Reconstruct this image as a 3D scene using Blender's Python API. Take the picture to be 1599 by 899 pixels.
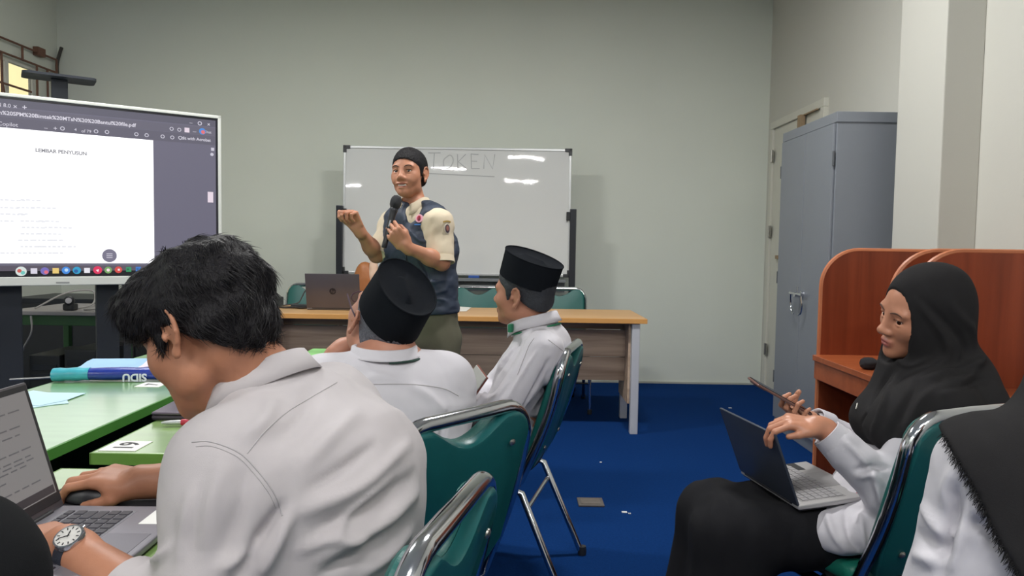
import bpy, bmesh, math, random
import numpy as np
from mathutils import Vector, Matrix
from mathutils.bvhtree import BVHTree
for _o in list(bpy.data.objects): bpy.data.objects.remove(_o)
random.seed(7)
rng = np.random.default_rng(7)
SC = bpy.context.scene
COL = SC.collection

# ------------------------------------------------------------------ camera
CAM_Z, F_PX = 1.2, 1163.0
PITCH, ROLL = math.radians(3.2), math.radians(0.9)
cam_d = bpy.data.cameras.new('camera'); cam = bpy.data.objects.new('camera', cam_d); COL.objects.link(cam)
cam_d.sensor_width = 36.0; cam_d.lens = F_PX / 1599 * 36.0; cam_d.clip_start = 0.02
cam.matrix_world = (Matrix.Translation((0, 0, CAM_Z)) @ Matrix.Rotation(math.pi/2 - PITCH, 4, 'X')
                    @ Matrix.Rotation(ROLL, 4, 'Z'))
SC.camera = cam

# ------------------------------------------------------------------ world, exposure
world = bpy.data.worlds.new('world'); SC.world = world; world.use_nodes = True
wn = world.node_tree.nodes; wl = world.node_tree.links
sky = wn.new('ShaderNodeTexSky'); sky.sky_type = 'HOSEK_WILKIE'; sky.turbidity = 6.0
sky.sun_direction = (-0.3, 0.5, 0.8)
wl.new(sky.outputs[0], wn['Background'].inputs[0]); wn['Background'].inputs[1].default_value = 1.6
SC.view_settings.view_transform = 'Standard'; SC.view_settings.look = 'None'
SC.view_settings.exposure = -0.04; SC.view_settings.gamma = 1.0
SC.view_settings.use_curve_mapping = False

# ------------------------------------------------------------------ ceiling lamps (positions; fixtures built with the room)
CEIL = 3.5
LAMPS = [(0.2, -0.2, 30), (-1.2, -1.15, 30), (0.15, -2.3, 32), (1.6, -0.9, 28), (-3.5, -0.9, 34), (-3.5, -3.0, 34), (1.6, -3.2, 30),
         (0.6, 3.4, 64), (-1.9, 3.4, 64)]
LAMP_COL = (1.0, 0.99, 0.97)
def ceiling_lamp_light(x, y, w, parent):
    l = bpy.data.lights.new('tube_light', 'AREA'); l.shape = 'RECTANGLE'; l.size = 0.62; l.size_y = 0.14
    l.energy = w; l.color = LAMP_COL
    o = bpy.data.objects.new('tube_light', l); COL.objects.link(o); o.parent = parent
    o.location = (0, 0, -0.115)
    return o

# ------------------------------------------------------------------ projection helpers (pixel + real depth -> point in the room)
_f = np.array([0, math.cos(PITCH), -math.sin(PITCH)]); _u = np.array([0, math.sin(PITCH), math.cos(PITCH)])
EYE = np.array([0, 0, CAM_Z])
def ray(x, y):
    u = (x-799.5)/F_PX; v = -(y-449.5)/F_PX
    a = u*math.cos(ROLL)-v*math.sin(ROLL); b = u*math.sin(ROLL)+v*math.cos(ROLL)
    return np.array([1., 0, 0])*a + _u*b + _f
def A(x, y, Y): r = ray(x, y); return EYE + r*(Y/r[1])
def AZ(x, y, Z): r = ray(x, y); return EYE + r*((Z-CAM_Z)/r[2])
def AX(x, y, X): r = ray(x, y); return EYE + r*(X/r[0])
def vec(*a): return np.array(a, float)
def nrm(v): v = np.asarray(v, float); return v/np.linalg.norm(v)

# ------------------------------------------------------------------ materials
def lin(c):
    o = []
    for v in c:
        v = v/255.0
        o.append(v/12.92 if v <= .04045 else ((v+.055)/1.055)**2.4)
    return tuple(o)
_mats = {}
def M(name, rgb, rough=.6, metal=0., var=.06, scale=8., bump=0., bscale=150., emit=0., coat=0., attr=None, stretch=None, sheen=0., sss=0., spec=None):
    if name in _mats: return _mats[name]
    m = bpy.data.materials.new(name); m.use_nodes = True; _mats[name] = m
    n = m.node_tree.nodes; l = m.node_tree.links; p = n['Principled BSDF']
    col = lin(rgb) + (1,)
    p.inputs['Roughness'].default_value = rough; p.inputs['Metallic'].default_value = metal
    if spec is not None: p.inputs['Specular IOR Level'].default_value = spec
    if coat: p.inputs['Coat Weight'].default_value = coat; p.inputs['Coat Roughness'].default_value = .15
    if sheen: p.inputs['Sheen Weight'].default_value = sheen; p.inputs['Sheen Roughness'].default_value = .5
    if sss:
        p.inputs['Subsurface Weight'].default_value = sss; p.inputs['Subsurface Radius'].default_value = (1, .35, .2)
        p.inputs['Subsurface Scale'].default_value = .006
    tc = n.new('ShaderNodeTexCoord'); src = tc.outputs['Object']
    if stretch:
        mp = n.new('ShaderNodeMapping'); mp.inputs['Scale'].default_value = stretch; l.new(src, mp.inputs[0]); src = mp.outputs[0]
    base = None
    if attr:
        at = n.new('ShaderNodeAttribute'); at.attribute_name = attr; base = at.outputs['Color']
    if var > 0 or attr:
        no = n.new('ShaderNodeTexNoise'); no.inputs['Scale'].default_value = scale; no.inputs['Detail'].default_value = 5
        l.new(src, no.inputs['Vector'])
        mr = n.new('ShaderNodeMapRange'); mr.inputs['To Min'].default_value = 1-var*1.6; mr.inputs['To Max'].default_value = 1+var*1.6
        l.new(no.outputs['Fac'], mr.inputs[0])
        mx = n.new('ShaderNodeMix'); mx.data_type = 'RGBA'; mx.blend_type = 'MULTIPLY'; mx.inputs[0].default_value = 1
        if base is not None: l.new(base, mx.inputs[6])
        else: mx.inputs[6].default_value = col
        l.new(mr.outputs[0], mx.inputs[7]); l.new(mx.outputs[2], p.inputs['Base Color'])
    else:
        p.inputs['Base Color'].default_value = col
    if bump:
        nb = n.new('ShaderNodeTexNoise'); nb.inputs['Scale'].default_value = bscale; nb.inputs['Detail'].default_value = 4
        l.new(src, nb.inputs['Vector'])
        b = n.new('ShaderNodeBump'); b.inputs['Strength'].default_value = bump; b.inputs['Distance'].default_value = .01
        l.new(nb.outputs['Fac'], b.inputs['Height']); l.new(b.outputs[0], p.inputs['Normal'])
    if emit:
        p.inputs['Emission Color'].default_value = col; p.inputs['Emission Strength'].default_value = emit
    return m
def wood(name, c1, c2, rough=.45, axis='X', scale=3., coat=0.):
    if name in _mats: return _mats[name]
    m = bpy.data.materials.new(name); m.use_nodes = True; _mats[name] = m
    n = m.node_tree.nodes; l = m.node_tree.links; p = n['Principled BSDF']; p.inputs['Roughness'].default_value = rough
    if coat: p.inputs['Coat Weight'].default_value = coat; p.inputs['Coat Roughness'].default_value = .2
    tc = n.new('ShaderNodeTexCoord'); mp = n.new('ShaderNodeMapping'); l.new(tc.outputs['Object'], mp.inputs[0])
    s = [scale*9]*3; s['XYZ'.index(axis)] = scale*.5; mp.inputs['Scale'].default_value = s
    n1 = n.new('ShaderNodeTexNoise'); n1.inputs['Scale'].default_value = 1.; n1.inputs['Detail'].default_value = 7; n1.inputs['Distortion'].default_value = .6
    l.new(mp.outputs[0], n1.inputs['Vector'])
    cr = n.new('ShaderNodeValToRGB'); cr.color_ramp.elements[0].position = .3; cr.color_ramp.elements[1].position = .7
    cr.color_ramp.elements[0].color = lin(c1)+(1,); cr.color_ramp.elements[1].color = lin(c2)+(1,)
    l.new(n1.outputs['Fac'], cr.inputs[0]); l.new(cr.outputs[0], p.inputs['Base Color'])
    return m
def emis(name, rgb, s=1.0):
    if name in _mats: return _mats[name]
    m = bpy.data.materials.new(name); m.use_nodes = True; _mats[name] = m
    n = m.node_tree.nodes; p = n['Principled BSDF']
    p.inputs['Base Color'].default_value = (.02, .02, .025, 1); p.inputs['Roughness'].default_value = .35
    p.inputs['Emission Color'].default_value = lin(rgb)+(1,); p.inputs['Emission Strength'].default_value = s
    return m

# ------------------------------------------------------------------ object helpers
def world_off(parent):
    o = Vector((0, 0, 0))
    while parent is not None:
        o = o + Vector(parent.location); parent = parent.parent
    return o
def tag(o, label=None, cat=None, group=None, kind=None):
    if label: o['label'] = label
    if cat: o['category'] = cat
    if group: o['group'] = group
    if kind: o['kind'] = kind
    return o
def empty(name, loc=(0, 0, 0), label=None, cat=None, group=None):
    o = bpy.data.objects.new(name, None); COL.objects.link(o); o.location = tuple(float(v) for v in loc); o.empty_display_size = .1
    return tag(o, label, cat, group)
def put(name, me, mat, parent=None, smooth=False):
    o = bpy.data.objects.new(name, me); COL.objects.link(o)
    if mat is not None: me.materials.append(mat)
    if parent is not None:
        off = world_off(parent)
        if off.length > 0: me.transform(Matrix.Translation(-off))
        o.parent = parent
    if smooth: me.polygons.foreach_set('use_smooth', [True]*len(me.polygons))
    return o
class MB:
    """collects geometry in world (or local) coordinates, built as one mesh"""
    def __init__(s): s.v = []; s.f = []
    def add(s, v, f):
        n = len(s.v); s.v += [tuple(float(c) for c in p) for p in v]; s.f += [tuple(i+n for i in q) for q in f]; return s
    def box(s, lo, hi, R=None, c=None):
        x0, y0, z0 = lo; x1, y1, z1 = hi
        v = [(x0,y0,z0),(x1,y0,z0),(x1,y1,z0),(x0,y1,z0),(x0,y0,z1),(x1,y0,z1),(x1,y1,z1),(x0,y1,z1)]
        if R is not None:
            R = np.array(R); v = [tuple(np.array(c)+np.array(p)@R) for p in v]     # rows of R are the local axes
        return s.add(v, [(0,3,2,1),(4,5,6,7),(0,1,5,4),(1,2,6,5),(2,3,7,6),(3,0,4,7)])
    def rbox(s, lo, hi, b=.004, seg=2, R=None, c=None):
        bm = bmesh.new(); bmesh.ops.create_cube(bm, size=1)
        lo = np.array(lo, float); hi = np.array(hi, float)
        for q in bm.verts: q.co = Vector((lo+hi)/2 + np.array(q.co)*(hi-lo))
        b = min(b, float((hi-lo).min())*.49)
        bmesh.ops.bevel(bm, geom=bm.edges[:], offset=b, segments=seg, profile=.6, affect='EDGES')
        bm.verts.ensure_lookup_table(); v = [np.array(q.co) for q in bm.verts]
        if R is not None: R = np.array(R); v = [np.array(c)+p@R for p in v]
        f = [[w.index for w in q.verts] for q in bm.faces]; bm.free()
        return s.add(v, f)
    def prism(s, poly, d, R=None, c=None):
        """poly: 2-D outline in local x,y; extruded from z=0 to z=d; R rows local axes"""
        n = len(poly); v = [(x, y, 0) for x, y in poly]+[(x, y, d) for x, y in poly]
        if R is not None: R = np.array(R); v = [tuple(np.array(c)+np.array(p)@R) for p in v]
        f = [tuple(range(n))[::-1], tuple(range(n, 2*n))]+[(i, (i+1) % n, n+(i+1) % n, n+i) for i in range(n)]
        return s.add(v, f)
    def tube(s, path, r, seg=10, closed=False, flat=None, cap=True):
        """sweep; r number or list; flat=(dir, k): cross-section scaled by k along dir"""
        P = [np.array(p, float) for p in path]; n = len(P); rs = r if hasattr(r, '__len__') else [r]*n
        prev = None; rings = []
        for i in range(n):
            if closed: t = nrm(P[(i+1) % n]-P[i-1])
            else: t = nrm(P[min(i+1, n-1)]-P[max(i-1, 0)])
            if prev is None:
                a = np.array([0, 0, 1.]) if abs(t[2]) < .9 else np.array([1., 0, 0]); x = nrm(np.cross(a, t))
            else: x = nrm(prev-t*(prev@t))
            prev = x; y = np.cross(t, x); ring = []
            for k in range(seg):
                an = 2*math.pi*k/seg; o = (x*math.cos(an)+y*math.sin(an))*rs[i]
                if flat is not None: d = np.array(flat[0], float); o = o+d*(o@d)*(flat[1]-1)
                ring.append(P[i]+o)
            rings.append(ring)
        v = [p for ring in rings for p in ring]; f = []
        m = n if closed else n-1
        for i in range(m):
            for k in range(seg):
                a, b = i*seg+k, i*seg+(k+1) % seg; c, d = ((i+1) % n)*seg+(k+1) % seg, ((i+1) % n)*seg+k
                f.append((a, b, c, d))
        if cap and not closed: f += [tuple(range(seg))[::-1], tuple((n-1)*seg+k for k in range(seg))]
        return s.add(v, f)
    def lathe(s, prof, c, ax, seg=24):
        """prof: (radius, height) along axis ax from c"""
        ax = nrm(ax); a = np.array([0, 0, 1.]) if abs(ax[2]) < .9 else np.array([1., 0, 0]); x = nrm(np.cross(a, ax)); y = np.cross(ax, x)
        v = []; f = []; n = len(prof)
        for r, h in prof:
            for k in range(seg):
                an = 2*math.pi*k/seg; v.append(np.array(c)+ax*h+(x*math.cos(an)+y*math.sin(an))*r)
        for i in range(n-1):
            for k in range(seg): f.append((i*seg+k, i*seg+(k+1) % seg, (i+1)*seg+(k+1) % seg, (i+1)*seg+k))
        f += [tuple(range(seg))[::-1], tuple((n-1)*seg+k for k in range(seg))]
        return s.add(v, f)
    def mesh(s, name):
        me = bpy.data.meshes.new(name); me.from_pydata(s.v, [], s.f); me.validate(); me.update(); return me
    def build(s, name, mat, parent=None, smooth=False, angle=None):
        me = s.mesh(name); o = put(name, me, mat, parent, smooth)
        if smooth:
            bm = bmesh.new(); bm.from_mesh(me); bmesh.ops.recalc_face_normals(bm, faces=bm.faces[:])
            lim = math.radians(angle or 42)
            for e in bm.edges:
                if len(e.link_faces) == 2 and e.calc_face_angle(0) > lim: e.smooth = False
            bm.to_mesh(me); bm.free()
        else:
            bm = bmesh.new(); bm.from_mesh(me); bmesh.ops.recalc_face_normals(bm, faces=bm.faces[:]); bm.to_mesh(me); bm.free()
        return o
def structure(name, mb, mat, smooth=False):
    o = mb.build(name, mat, None, smooth); o['kind'] = 'structure'; return o
def copy_tree(o, parent=None):
    c = o.copy(); COL.objects.link(c); c.parent = parent
    for ch in list(o.children): copy_tree(ch, c)
    return c
def arc(c, r, a0, a1, n=8): return [(c[0]+r*math.cos(a0+(a1-a0)*i/n), c[1]+r*math.sin(a0+(a1-a0)*i/n)) for i in range(n+1)]
def rrect(x0, y0, x1, y1, r, n=5):
    h = math.pi/2
    return arc((x1-r, y0+r), r, -h, 0, n)+arc((x1-r, y1-r), r, 0, h, n)+arc((x0+r, y1-r), r, h, 2*h, n)+arc((x0+r, y0+r), r, 2*h, 3*h, n)
def spline(pts, n=8):
    P = [np.array(p, float) for p in pts]; P = [2*P[0]-P[1]]+P+[2*P[-1]-P[-2]]; o = []
    for i in range(1, len(P)-2):
        for k in range(n):
            t = k/n; a, b, c, d = P[i-1:i+3]
            o.append(.5*((2*b)+(-a+c)*t+(2*a-5*b+4*c-d)*t*t+(-a+3*b-3*c+d)*t**3))
    o.append(P[-2]); return o
def text_mesh(name, body, size, R, c, mat, parent, ext=.0006, bold=0., align='LEFT', shear=0.):
    cu = bpy.data.curves.new(name, 'FONT'); cu.body = body; cu.size = size; cu.extrude = ext; cu.align_x = align; cu.offset = bold; cu.resolution_u = 3; cu.shear = shear
    t = bpy.data.objects.new(name, cu); COL.objects.link(t)
    dg = bpy.context.evaluated_depsgraph_get(); me = bpy.data.meshes.new_from_object(t.evaluated_get(dg))
    bpy.data.objects.remove(t); bpy.data.curves.remove(cu)
    me.name = name; R = np.array(R)
    m4 = Matrix(((R[0][0], R[1][0], R[2][0], c[0]), (R[0][1], R[1][1], R[2][1], c[1]), (R[0][2], R[1][2], R[2][2], c[2]), (0, 0, 0, 1)))
    me.transform(m4); me.materials.clear()
    return put(name, me, mat, parent)
# ================================================================== ROOM
WALL_Y, WALL_R, WALL_L, WALL_B = 6.6, 2.23, -4.0, -4.6
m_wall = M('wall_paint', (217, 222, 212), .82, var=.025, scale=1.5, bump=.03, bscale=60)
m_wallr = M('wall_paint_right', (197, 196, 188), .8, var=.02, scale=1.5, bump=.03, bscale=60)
m_ceil = M('ceiling_paint', (240, 240, 236), .9, var=.02)
def carpet():
    m = M('blue_carpet', (17, 51, 104), .95, var=.16, scale=90, bump=.4, bscale=420, spec=.02); return m
structure('floor', MB().box((WALL_L-.15, WALL_B-.15, -.1), (WALL_R+.15, WALL_Y+.15, 0)), carpet())
structure('ceiling', MB().box((WALL_L-.15, WALL_B-.15, CEIL), (WALL_R+.15, WALL_Y+.15, CEIL+.1)), m_ceil)
structure('wall_back', MB().box((WALL_L-.15, WALL_Y, 0), (WALL_R+.15, WALL_Y+.15, CEIL)), m_wall)
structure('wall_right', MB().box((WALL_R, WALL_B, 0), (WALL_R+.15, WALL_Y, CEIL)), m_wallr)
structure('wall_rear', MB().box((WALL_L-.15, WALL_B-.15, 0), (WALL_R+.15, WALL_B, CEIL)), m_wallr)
WY0, WY1, WZ0, WZ1 = 4.6, 6.30, 1.35, 2.625
wl_ = MB()
wl_.box((WALL_L-.05, WALL_B, 0), (WALL_L, WY0, CEIL)); wl_.box((WALL_L-.05, WY1, 0), (WALL_L, WALL_Y, CEIL))
wl_.box((WALL_L-.05, WY0, 0), (WALL_L, WY1, WZ0)); wl_.box((WALL_L-.05, WY0, WZ1), (WALL_L, WY1, CEIL))
structure('wall_left', wl_, m_wall)
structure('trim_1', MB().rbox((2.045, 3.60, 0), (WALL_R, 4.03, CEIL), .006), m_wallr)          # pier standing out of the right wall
# thin unpainted edge where carpet meets the back wall
structure('baseboard_back', MB().box((-3.99, WALL_Y-.012, 0), (WALL_R-.01, WALL_Y, .016)), M('skirting', (176, 178, 166), .7))
# ---- ceiling lamps
m_house = M('lamp_housing', (225, 225, 222), .4)
for x, y, w in LAMPS:
    r = empty('ceiling_light', (x, y, CEIL), 'white fluorescent batten fixed to the ceiling', 'ceiling light', 'ceiling battens')
    MB().rbox((x-.34, y-.09, CEIL-.06), (x+.34, y+.09, CEIL), .01).build('housing', m_house, r)
    for s in (-1, 1): MB().tube([(x-.31, y+s*.04, CEIL-.085), (x+.31, y+s*.04, CEIL-.085)], .013, 10).build('tube', m_house, r, True)
    for s in (-1, 1): MB().rbox((x+s*.32-.015, y-.07, CEIL-.11), (x+s*.32+.015, y+.07, CEIL-.05), .004).build('end_cap', m_house, r)
    ceiling_lamp_light(x, y, w, r)
# ---- window in the left wall
wroot = empty('window_1', (WALL_L-.07, 5.45, WZ0)); tag(wroot, None, None, None, 'structure')
m_alu = M('window_frame_paint', (214, 214, 206), .5)
fr = MB(); X0, X1 = WALL_L-.04, WALL_L-.005
for y0, y1, z0, z1 in [(WY0, WY1, WZ0, WZ0+.06), (WY0, WY1, WZ1-.03, WZ1)]+[(a, b, WZ0+.0605, WZ1-.0305) for a, b in ((WY0, WY0+.06), (WY1-.04, WY1), (5.42, 5.48), (5.93, 5.97))]:
    fr.box((X0, y0, z0), (X1, y1, z1))
fr.build('window_frame', m_alu, wroot)
def glass():
    m = bpy.data.materials.new('window_glass'); m.use_nodes = True; n = m.node_tree.nodes; p = n['Principled BSDF']
    p.inputs['Base Color'].default_value = (1, .99, .95, 1); p.inputs['Roughness'].default_value = .12; p.inputs['Transmission Weight'].default_value = 1
    p.inputs['IOR'].default_value = 1.02; return m
m_glass = glass()
for y0, y1 in ((WY0+.06, 5.42), (5.48, 5.93), (5.97, WY1-.04)):
    MB().box((WALL_L-.024, y0, WZ0+.06), (WALL_L-.020, y1, WZ1-.03)).build('pane', m_glass, wroot)
# brown security grille on the inside
m_grille = M('rusty_brown_paint', (112, 78, 62), .6, var=.15, scale=30)
gr = empty('window_grille', (WALL_L+.03, 5.45, 1.3), 'brown iron bar grille mounted over the window', 'grille')
GX = WALL_L+.035
def bar(a, b, r=.009, nm='bar'): MB().tube([a, b], r, 8).build(nm, m_grille, gr, True)
for z in (2.745, 2.635, 1.32): bar((GX, 4.5, z), (GX, 6.53, z))
bar((GX, 4.5, 2.40), (GX, 6.18, 2.40))
for y in (4.5, 4.7, 5.2, 5.83, 6.26, 6.40, 6.53): bar((GX, y, 1.32), (GX, y, 2.635))
for y in (4.5, 5.10, 5.62, 6.08, 6.53): bar((GX, y, 2.635), (GX, y, 2.745))
for a, b in (((5.84, 2.39), (5.98, 1.9)), ((6.25, 2.35), (6.12, 1.9)), ((5.2, 2.39), (5.35, 1.9))): bar((GX, a[0], a[1]), (GX, b[0], b[1]), .007)
MB().rbox((WALL_L+.002, 6.26, 2.72), (WALL_L+.05, 6.36, 2.79), .004).build('mounting_lug', m_grille, gr)
cb = MB().tube(spline([(WALL_L+.06, 6.565, 2.86), (WALL_L+.05, 6.55, 2.80), (WALL_L+.03, 6.545, 2.70), (WALL_L+.035, 6.55, 2.5), (WALL_L+.03, 6.55, 2.1), (WALL_L+.03, 6.56, 1.2)], 6), .014, 8).build('wall_cable', M('dark_cable', (62, 60, 56), .6), None, True)
tag(cb, 'dark cable running up the room corner beside the window grille', 'cable')
# outside the window
ob = MB(); ob.box((-8.2, 2, 0), (-7.9, 14, 6))
nb = ob.build('neighbour_wall', M('cream_render', (232, 214, 160), .9, var=.12, scale=1.2)); sun_d = bpy.data.lights.new('sun', 'SUN'); sun_d.energy = 5.; sun_d.angle = .01; sun_o = bpy.data.objects.new('sun', sun_d); COL.objects.link(sun_o); sun_o.rotation_euler = (math.radians(-10), math.radians(48), 0)
tag(nb, 'cream rendered outer wall seen through the barred window', 'wall')
# ---- door in the right wall
droot = empty('door_1', (WALL_R, 5.9, 0)); droot['kind'] = 'structure'
m_door = M('door_paint', (206, 205, 194), .55, var=.02)
DY0, DY1, DZ = 5.36, 6.46, 2.29
f = MB()
for y0, y1, z0, z1 in ((DY0, DY0+.06, 0, DZ-.0605), (DY1-.06, DY1, 0, DZ-.0605), (DY0, DY1, DZ-.06, DZ)): f.rbox((WALL_R-.035, y0, z0), (WALL_R+.01, y1, z1), .004)
f.build('door_frame', m_door, droot)
MB().rbox((WALL_R-.016, DY0+.062, .01), (WALL_R+.01, DY1-.062, DZ-.062), .003).build('door_leaf', m_door, droot)
MB().rbox((WALL_R-.022, DY0+.20, .20), (WALL_R-.014, DY1-.20, DZ-.22), .003).build('door_panel', m_door, droot)
m_steel = M('brushed_steel', (170, 168, 162), .35, .9, var=.05)
for z in (.35, 1.36, 2.0):
    h = MB(); h.tube([(WALL_R-.04, DY1-.065, z-.05), (WALL_R-.04, DY1-.065, z+.05)], .008, 8); h.box((WALL_R-.037, DY1-.10, z-.05), (WALL_R-.032, DY1-.03, z+.05))
    h.build('hinge', m_steel, droot)
m_brass = M('old_brass', (150, 128, 100), .6, .0, var=.2, scale=40)
b_ = MB(); b_.rbox((WALL_R-.07, 5.70, 2.06), (WALL_R-.03, 5.76, 2.23), .004); b_.rbox((WALL_R-.046, 5.46, 2.222), (WALL_R-.030, 5.75, 2.232), .003); b_.build('door_closer', m_brass, droot)
MB().rbox((WALL_R-.045, 6.16, 1.13), (WALL_R-.016, 6.21, 1.16), .004).build('latch', m_brass, droot)
# ================================================================== BIG FURNITURE
# ---- steel cupboard
m_cab = M('grey_enamel', (128, 133, 141), .42, .1, var=.03, scale=3)
cbx = empty('steel_cupboard', (2.0, 4.62, 0), 'tall grey steel two-door cupboard beside the cream door', 'cupboard')
CX0, CX1, CY0, CY1, CZ = 1.80, 2.225, 4.20, 5.02, 1.975
MB().rbox((CX0, CY0, 0), (CX1, CY1, CZ), .004).build('body', m_cab, cbx)
MB().rbox((CX0-.006, CY0-.006, CZ-.055), (CX1, CY1+.006, CZ+.004), .004).build('top_rim', m_cab, cbx)
for i, (a, b) in enumerate(((CY0+.012, 4.607), (4.613, CY1-.012))):
    d = MB().rbox((CX0-.016, a, .08), (CX0-.001, b, CZ-.06), .003).build('door', m_cab, cbx)
    for z in (.35, 1.02, 1.72): MB().tube([(CX0-.012, (a-.008, b+.008)[i], z-.04), (CX0-.012, (a-.008, b+.008)[i], z+.04)], .007, 8).build('hinge', M('hinge_grey', (92, 95, 100), .5, .5), d, True)
m_chrome = M('chrome', (205, 207, 212), .12, 1., var=.0)
hd = MB(); hy, hz = 4.57, .93
hd.lathe([(.024, 0), (.024, .008), (.014, .014), (.014, .05)], (CX0-.016, hy, hz), (-1, 0, 0), 18)
hd.tube([(CX0-.055, hy-.095, hz+.006), (CX0-.055, hy+.095, hz+.006)], .009, 10)
hd.tube(spline([(CX0-.055, hy+.085, hz), (CX0-.05, hy+.09, hz-.06), (CX0-.05, hy+.075, hz-.105), (CX0-.05, hy+.04, hz-.12)], 5), .005, 8)
hd.tube(spline([(CX0-.055, hy-.085, hz), (CX0-.05, hy-.09, hz-.06), (CX0-.05, hy-.075, hz-.105), (CX0-.05, hy-.04, hz-.12)], 5), .005, 8)
hd.tube([(CX0-.045, hy, hz), (CX0-.045, hy, hz+.05)], .006, 8)
hd.build('handle', m_chrome, cbx, True)
# ---- study carrels along the right wall
m_car = wood('carrel_veneer', (124, 55, 30), (148, 70, 40), .38, 'Z', 2.2, coat=.25)
m_card = wood('carrel_veneer_top', (146, 74, 40), (166, 88, 50), .35, 'X', 2.2, coat=.3)
m_edge = M('carrel_edge', (176, 104, 66), .45, var=.08)
def divider_poly(d, h, r):
    return [(0, 0), (d, 0), (d, h)]+arc((r, h-r), r, math.pi/2, math.pi, 10)
car = empty('study_carrel', (1.75, 2.3, 0), 'reddish brown wooden study carrel row with rounded dividers against the wall', 'carrel')
CXL = 1.46
XYZ_side = ((1, 0, 0), (0, 0, 1), (0, -1, 0))
for k, (Y, xr, xl) in enumerate(((3.52, 2.05, CXL), (2.87, 2.21, CXL), (2.715, 2.21, CXL), (1.95, 2.21, CXL))):
    d_ = MB().prism(divider_poly(xr-xl, 1.205, .17), .022, XYZ_side, (xl, Y, 0)).build('divider', m_car, car)
    e_ = MB(); ed = [(xl, 0)]+arc((xl+.17, 1.205-.17), .17, math.pi, math.pi/2, 10)+[(xr, 1.205)]
    e_.tube([(p[0], Y-.011, p[1]) for p in ed], .0125, 8, flat=((0, 1, 0), .95)).build('edge_band', m_edge, d_, True)
for y0, y1 in ((2.87, 3.498), (1.95, 2.693)):
    MB().rbox((1.425, y0, .685), (2.2 if y1 < 3 else 2.04, y1, .712), .003).build('desk_top', m_card, car)
    MB().rbox((1.435, y0, .60), (1.455, y1, .684), .002).build('apron', m_card, car)
    MB().rbox((1.99, y0, .05), (2.005, y1, .684), .002).build('rear_panel', m_car, car)
    MB().rbox((1.56, y0, .28), (1.98, y1, .30), .002).build('shelf', m_car, car)
# ---- presenter's table
m_top = wood('table_top_wood', (196, 150, 98), (210, 168, 116), .42, 'X', 2.0)
m_tedge = M('table_edge', (206, 150, 84), .45, var=.05)
m_oak = wood('grey_oak', (152, 128, 108), (200, 175, 152), .55, 'X', 2.4)
m_leg = M('pale_grey_steel', (196, 198, 204), .4, .2, var=.02)
TX0, TX1, TY0, TY1, TZ = -1.64, .865, 4.735, 5.42, .75
tb = empty('presenter_table', (-.4, 5.05, 0), 'long wood-topped table with grey oak front panel before the whiteboard', 'table')
MB().rbox((TX0, TY0, TZ-.03), (TX1, TY1, TZ), .004).build('table_top', m_top, tb)
eb = MB(); eb.rbox((TX0-.002, TY0-.003, TZ-.031), (TX1+.002, TY0+.001, TZ-.001), .0015); eb.rbox((TX1-.001, TY0-.003, TZ-.031), (TX1+.003, TY1, TZ-.001), .0015); eb.rbox((TX0-.003, TY0-.003, TZ-.031), (TX0+.001, TY1, TZ-.001), .0015)
eb.build('edge_band', m_tedge, tb)
for x in (TX0+.05, .775):
    for y in (4.75, 5.20): MB().rbox((x, y, 0), (x+.05, y+.05, TZ-.031), .004).build('leg', m_leg, tb)
    MB().rbox((x+.005, 4.801, TZ-.075), (x+.045, 5.199, TZ-.032), .004).build('rail', m_leg, tb)
    MB().rbox((x-.015 if x > 0 else x+.05, 4.80, .19), (x if x > 0 else x+.065, 5.19, TZ-.04), .002).build('side_panel', m_oak, tb)
for z0, z1, yy in ((.475, .655, 4.94), (.315, .471, 4.945)):
    MB().rbox((TX0+.10, yy, z0), (.762, yy+.018, z1), .002).build('front_board', m_oak, tb)
MB().rbox((TX0+.10, 4.97, .655), (.762, 4.99, TZ-.031), .002).build('top_board', m_oak, tb)
# ---- whiteboard on a rolling stand
wb = empty('whiteboard', (-.47, 6.3, 0), 'large glossy whiteboard on a black rolling stand with faint lettering', 'whiteboard')
TILT = math.radians(3.0)
WBX0, WBX1, WBZ0, WBZ1, WBY = -1.40, .465, .965, 2.0, 6.17
WR = np.array([(1, 0, 0), (0, math.sin(TILT), math.cos(TILT)), (0, -math.cos(TILT), math.sin(TILT))])   # x, up, out of the board
WC = vec(WBX0, WBY, WBZ0)
def wbp(x, z, o=0.): return WC + np.array([x, z, o])@WR
def wb_mat():
    m = M('whiteboard_enamel', (212, 214, 213), .03, var=.015, scale=2., coat=0.); n = m.node_tree.nodes; l = m.node_tree.links
    nb = n.new('ShaderNodeTexNoise'); nb.inputs['Scale'].default_value = 7.; nb.inputs['Detail'].default_value = 4
    tc = n.new('ShaderNodeTexCoord'); l.new(tc.outputs['Object'], nb.inputs['Vector'])
    b = n.new('ShaderNodeBump'); b.inputs['Strength'].default_value = .10; b.inputs['Distance'].default_value = .004
    l.new(nb.outputs['Fac'], b.inputs['Height']); l.new(b.outputs[0], n['Principled BSDF'].inputs['Normal']); return m
WW, WH = WBX1-WBX0, WBZ1-WBZ0
MB().rbox((0, 0, -.018), (WW, WH, 0), .002, R=WR, c=WC).build('board', wb_mat(), wb)
m_alu2 = M('aluminium', (186, 188, 188), .35, .6, var=.03)
fr = MB()
for a, b in (((0, -.012, -.02), (WW, .008, .006)), ((0, WH-.008, -.02), (WW, WH+.012, .006)), ((-.012, 0, -.02), (.008, WH, .006)), ((WW-.008, 0, -.02), (WW+.012, WH, .006))): fr.rbox(a, b, .003, R=WR, c=WC)
fr.build('frame', m_alu2, wb)
m_blk = M('black_plastic', (40, 42, 45), .45, var=.05); m_blkm = M('black_metal', (44, 47, 53), .4, .3, var=.04)
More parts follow.
